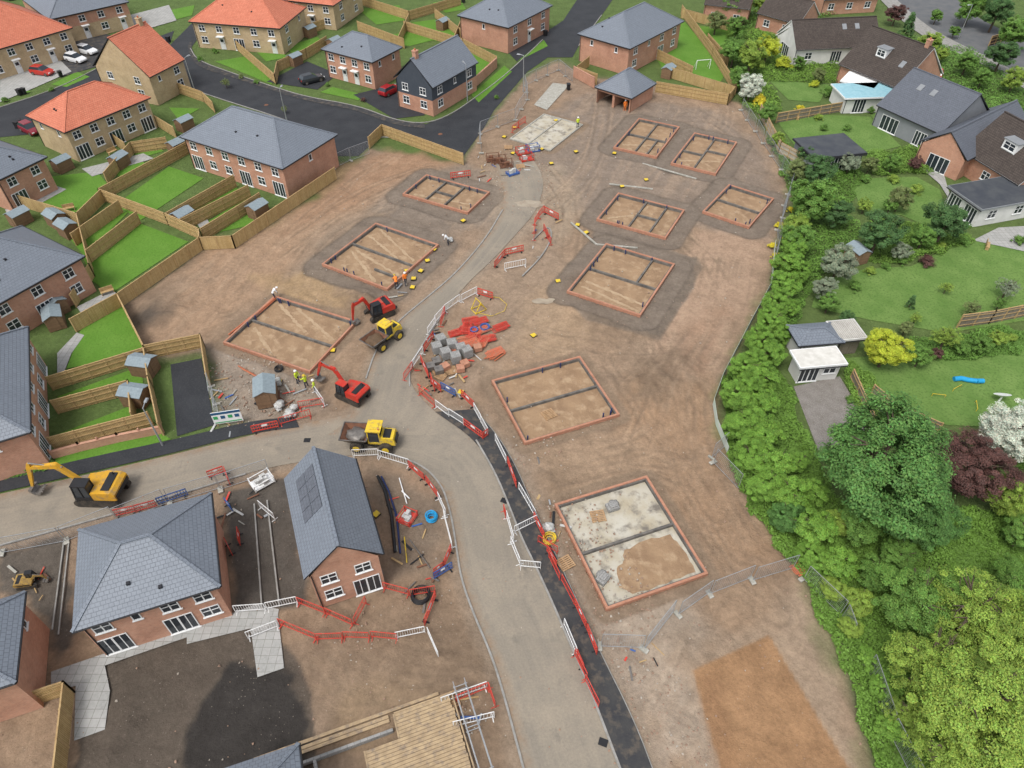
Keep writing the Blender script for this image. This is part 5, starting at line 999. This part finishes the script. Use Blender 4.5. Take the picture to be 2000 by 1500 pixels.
TL=[(1590,385,48,'mid'),(1600,330,34,'dark'),(1560,330,26,'olive'),(1635,415,30,'dark'),(1720,450,46,'dark'),(1760,385,26,'olive'),(1850,430,46,'dark'),(1805,460,28,'mid'),(1640,510,38,'grey'),(1612,560,26,'grey'),(1560,465,36,'mid'),(1690,400,16,'bright'),(1760,490,20,'grey'),
(1735,678,44,'lime','dense'),(1850,655,30,'bright','loose'),(1798,695,24,'mid'),(1770,640,16,'olive'),(1920,670,22,'mid'),(1950,660,18,'bright'),(1830,690,14,'purple'),(1880,680,16,'mid'),
(1735,905,142,'maple','dense'),(1690,1015,56,'mid','big'),(1815,1015,70,'maple','big'),(1905,910,72,'purple','dense'),(1978,838,72,'blossom','big'),(1978,965,56,'bright','big'),(2025,900,46,'mid','big'),(2000,1040,42,'mid'),
(1790,1170,80,'mid','big'),(1900,1195,108,'bright','loose'),(1970,1240,96,'bright','big'),(1815,1290,92,'bright','loose'),(1905,1375,130,'bright','big'),(1990,1400,90,'bright','loose'),(1860,1475,92,'bright','loose'),(1965,1510,108,'bright','big'),(1995,1140,60,'mid','big'),(1780,1400,50,'bright','loose'),(1715,1120,40,'mid'),(1755,1080,42,'mid','big'),(1940,1290,60,'bright','loose'),
(1470,105,32,'bright'),(1500,92,26,'lime'),(1435,95,30,'mid'),(1468,165,28,'blossom'),(1532,125,18,'lime','shrub'),(1445,150,24,'mid'),(1482,198,16,'yellow','shrub'),(1562,120,14,'mid'),(1600,145,16,'olive'),(1540,5,28,'dark'),(1440,50,24,'mid'),(1400,40,22,'olive'),(1430,10,26,'mid'),(1490,10,18,'bright'),(1752,25,20,'purple'),(1775,50,18,'dark','cone'),(1820,80,22,'bright'),(1865,60,12,'mid'),(1830,30,14,'mid'),
(1900,10,32,'mid'),(1950,20,34,'dark'),(1985,60,34,'mid'),(1890,120,24,'mid'),(1960,105,30,'dark'),(1920,150,22,'mid'),(1985,150,26,'bright'),(1870,200,20,'olive'),(1840,105,16,'bright'),(1980,210,22,'mid'),
(1620,180,16,'mid','shrub'),(1562,212,9,'yellow','shrub'),(1660,318,22,'grey'),(1700,320,18,'olive'),(1745,315,20,'mid'),(1790,318,16,'purple'),(1830,290,14,'mid'),(1500,220,20,'mid'),(1520,270,16,'bright'),(1575,300,20,'dark'),(1640,300,12,'mid'),(1610,250,10,'mid','shrub'),(1590,165,10,'lime','shrub'),(1700,215,10,'mid','shrub'),(1790,370,14,'bright','shrub'),(1740,400,16,'mid'),(1690,350,12,'mid','shrub'),(1880,470,14,'mid','shrub'),(1780,590,12,'dark','cone'),(1900,600,20,'olive','loose'),(1970,560,24,'grey','loose'),(1955,590,16,'mid','loose'),(1670,560,14,'mid','shrub'),(1810,510,16,'purple','shrub'),(1760,510,12,'mid','shrub'),(1850,560,14,'bright','loose'),(1790,620,14,'bright','loose'),(1990,470,14,'mid','shrub'),(1655,620,18,'dark'),(1620,590,22,'mid'),(1700,530,12,'bright','shrub'),(1730,520,10,'mid','shrub'),(1840,480,10,'bright','shrub'),(1600,230,9,'bright','shrub'),(1655,250,9,'mid','shrub'),(1745,350,12,'bright','shrub'),(1975,660,12,'bright','shrub'),(1680,800,12,'bright','shrub'),(1660,780,10,'mid','shrub'),
(440,160,10,'olive','loose'),(555,212,8,'olive','loose'),(150,112,6,'mid','shrub'),(420,100,7,'mid','shrub'),(300,100,7,'mid','shrub'),(520,25,7,'mid','shrub'),(970,190,6,'mid','shrub'),(640,165,6,'mid','shrub'),(710,195,6,'purple','shrub'),(60,915,12,'mid','shrub'),(20,920,12,'olive','shrub'),(10,195,7,'mid','shrub'),(100,175,6,'mid','shrub'),(390,115,7,'mid','shrub'),(470,150,6,'olive','shrub'),(500,160,6,'mid','shrub'),(180,205,7,'mid','shrub')]
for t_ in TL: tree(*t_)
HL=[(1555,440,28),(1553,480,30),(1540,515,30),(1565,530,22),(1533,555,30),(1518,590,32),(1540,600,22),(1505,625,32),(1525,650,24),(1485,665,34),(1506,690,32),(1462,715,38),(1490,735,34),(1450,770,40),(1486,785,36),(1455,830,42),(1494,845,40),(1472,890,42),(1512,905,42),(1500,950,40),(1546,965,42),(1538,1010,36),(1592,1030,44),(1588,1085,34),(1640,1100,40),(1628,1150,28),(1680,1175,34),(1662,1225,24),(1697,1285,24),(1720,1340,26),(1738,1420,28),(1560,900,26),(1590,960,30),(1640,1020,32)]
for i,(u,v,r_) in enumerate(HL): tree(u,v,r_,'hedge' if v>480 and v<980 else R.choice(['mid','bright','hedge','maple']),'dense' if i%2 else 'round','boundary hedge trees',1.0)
for (u,v) in [(1530,470),(1522,440),(1515,500),(1545,410),(1508,480),(1512,515)]: tree(u,v,9,'yellow','shrub')
def undergrowth(px,n,h,sz,seed,tint=(1,1,1)):
    rs=np.random.RandomState(seed); w=wpoly(px); a=np.array(w); X=rs.uniform(a[:,0].min(),a[:,0].max(),n*2);Y=rs.uniform(a[:,1].min(),a[:,1].max(),n*2)
    d=sdist(X,Y,w)+(fbm(X,Y,2.5,seed)-.5)*2.5; k=d<0; X=X[k];Y=Y[k]; hh=fbm(X,Y,2.0,seed+3); Zz=np.clip((hh-.3)*1.8,.02,1)*h*rs.rand(len(X))**.5
    B=(.6+hh*rs.uniform(.6,1.3,len(X)))[:,None]*np.array(tint)[None]; NR=rs.randn(len(X),3)+np.array([0,0,2.0])
    me=leafmesh('undergrowth',np.stack([X,Y,Zz],1),NR,sz*rs.uniform(.5,1.3,len(X)),B,[LM['mid']]); ob('undergrowth',me,kind='stuff',label='rough green undergrowth and weeds',category='undergrowth')
undergrowth([(1405,760),(1450,700),(1520,650),(1540,760),(1580,890),(1650,980),(2060,1000),(2060,1560),(1750,1560),(1680,1380),(1630,1260),(1550,1120),(1465,1010),(1420,890)],150000,1.0,.11,31,(1.1,1.04,.9))
undergrowth([(1490,240),(1560,300),(1660,310),(1700,345),(1640,420),(1690,450),(1600,545),(1550,640),(1500,640),(1530,470),(1545,380)],60000,1.0,.11,33,(.98,.97,.9))
undergrowth([(1690,300),(1840,290),(1850,340),(1790,340),(1700,345)],10000,.8,.11,35,(1.1,1,.9));undergrowth([(1700,430),(1760,430),(1850,455),(1900,440),(1890,475),(1780,515),(1690,510)],14000,.8,.11,36,(1.1,1,.9))
undergrowth([(1420,60),(1500,60),(1640,130),(1640,165),(1500,160),(1530,200),(1500,235),(1450,210),(1425,140)],24000,1.0,.14,37,(1.2,1.1,.9))
undergrowth([(1770,655),(2040,640),(2040,670),(1900,705),(1760,705)],14000,.8,.1,39)
undergrowth([(1360,-20),(1700,-20),(1690,10),(1560,50),(1450,60)],14000,1.0,.17,40,(.9,.9,.9))
undergrowth([(1760,70),(1900,100),(2050,200),(2050,260),(1860,220),(1800,150)],16000,.9,.14,41)
undergrowth([(1640,700),(1670,700),(1760,800),(1830,860),(1720,860),(1650,760)],9000,.6,.1,43,(1.1,1,.9))
undergrowth([(0,925),(90,895),(110,905),(90,920),(0,945)],2500,.5,.09,44)
# ---------------- light, sky, camera
w=bpy.data.worlds.new('World'); bpy.context.scene.world=w; w.use_nodes=True; nt=w.node_tree
sk=nt.nodes.new('ShaderNodeTexSky'); sk.sky_type='NISHITA'; sk.sun_disc=False; sk.sun_elevation=math.radians(60); sk.sun_rotation=math.radians(215); sk.dust_density=3; sk.ozone_density=1
hs=nt.nodes.new('ShaderNodeHueSaturation'); hs.inputs['Saturation'].default_value=.3; hs.inputs['Value'].default_value=1.5; nt.links.new(sk.outputs[0],hs.inputs['Color']); nt.links.new(hs.outputs[0],nt.nodes['Background'].inputs[0]); nt.nodes['Background'].inputs[1].default_value=.15
sl=bpy.data.lights.new('Sun','SUN'); sl.energy=1.8; sl.angle=math.radians(20); sl.color=(1,.98,.95); so=bpy.data.objects.new('Sun',sl); COL.objects.link(so)
az=math.radians(215); el=math.radians(60); dv=Vector((math.sin(az)*math.cos(el),math.cos(az)*math.cos(el),math.sin(el))); so.rotation_euler=dv.to_track_quat('Z','Y').to_euler()
cd=bpy.data.cameras.new('Camera'); cd.sensor_fit='HORIZONTAL'; cd.sensor_width=36; cd.lens=36*FL/2000; cd.clip_start=.5; cd.clip_end=5000
cam=bpy.data.objects.new('Camera',cd); COL.objects.link(cam); cam.location=(0,0,CH); cam.rotation_euler=(math.radians(45),0,0); bpy.context.scene.camera=cam
s=bpy.context.scene; s.view_settings.view_transform='Standard'; s.view_settings.look='None'; s.view_settings.exposure=0
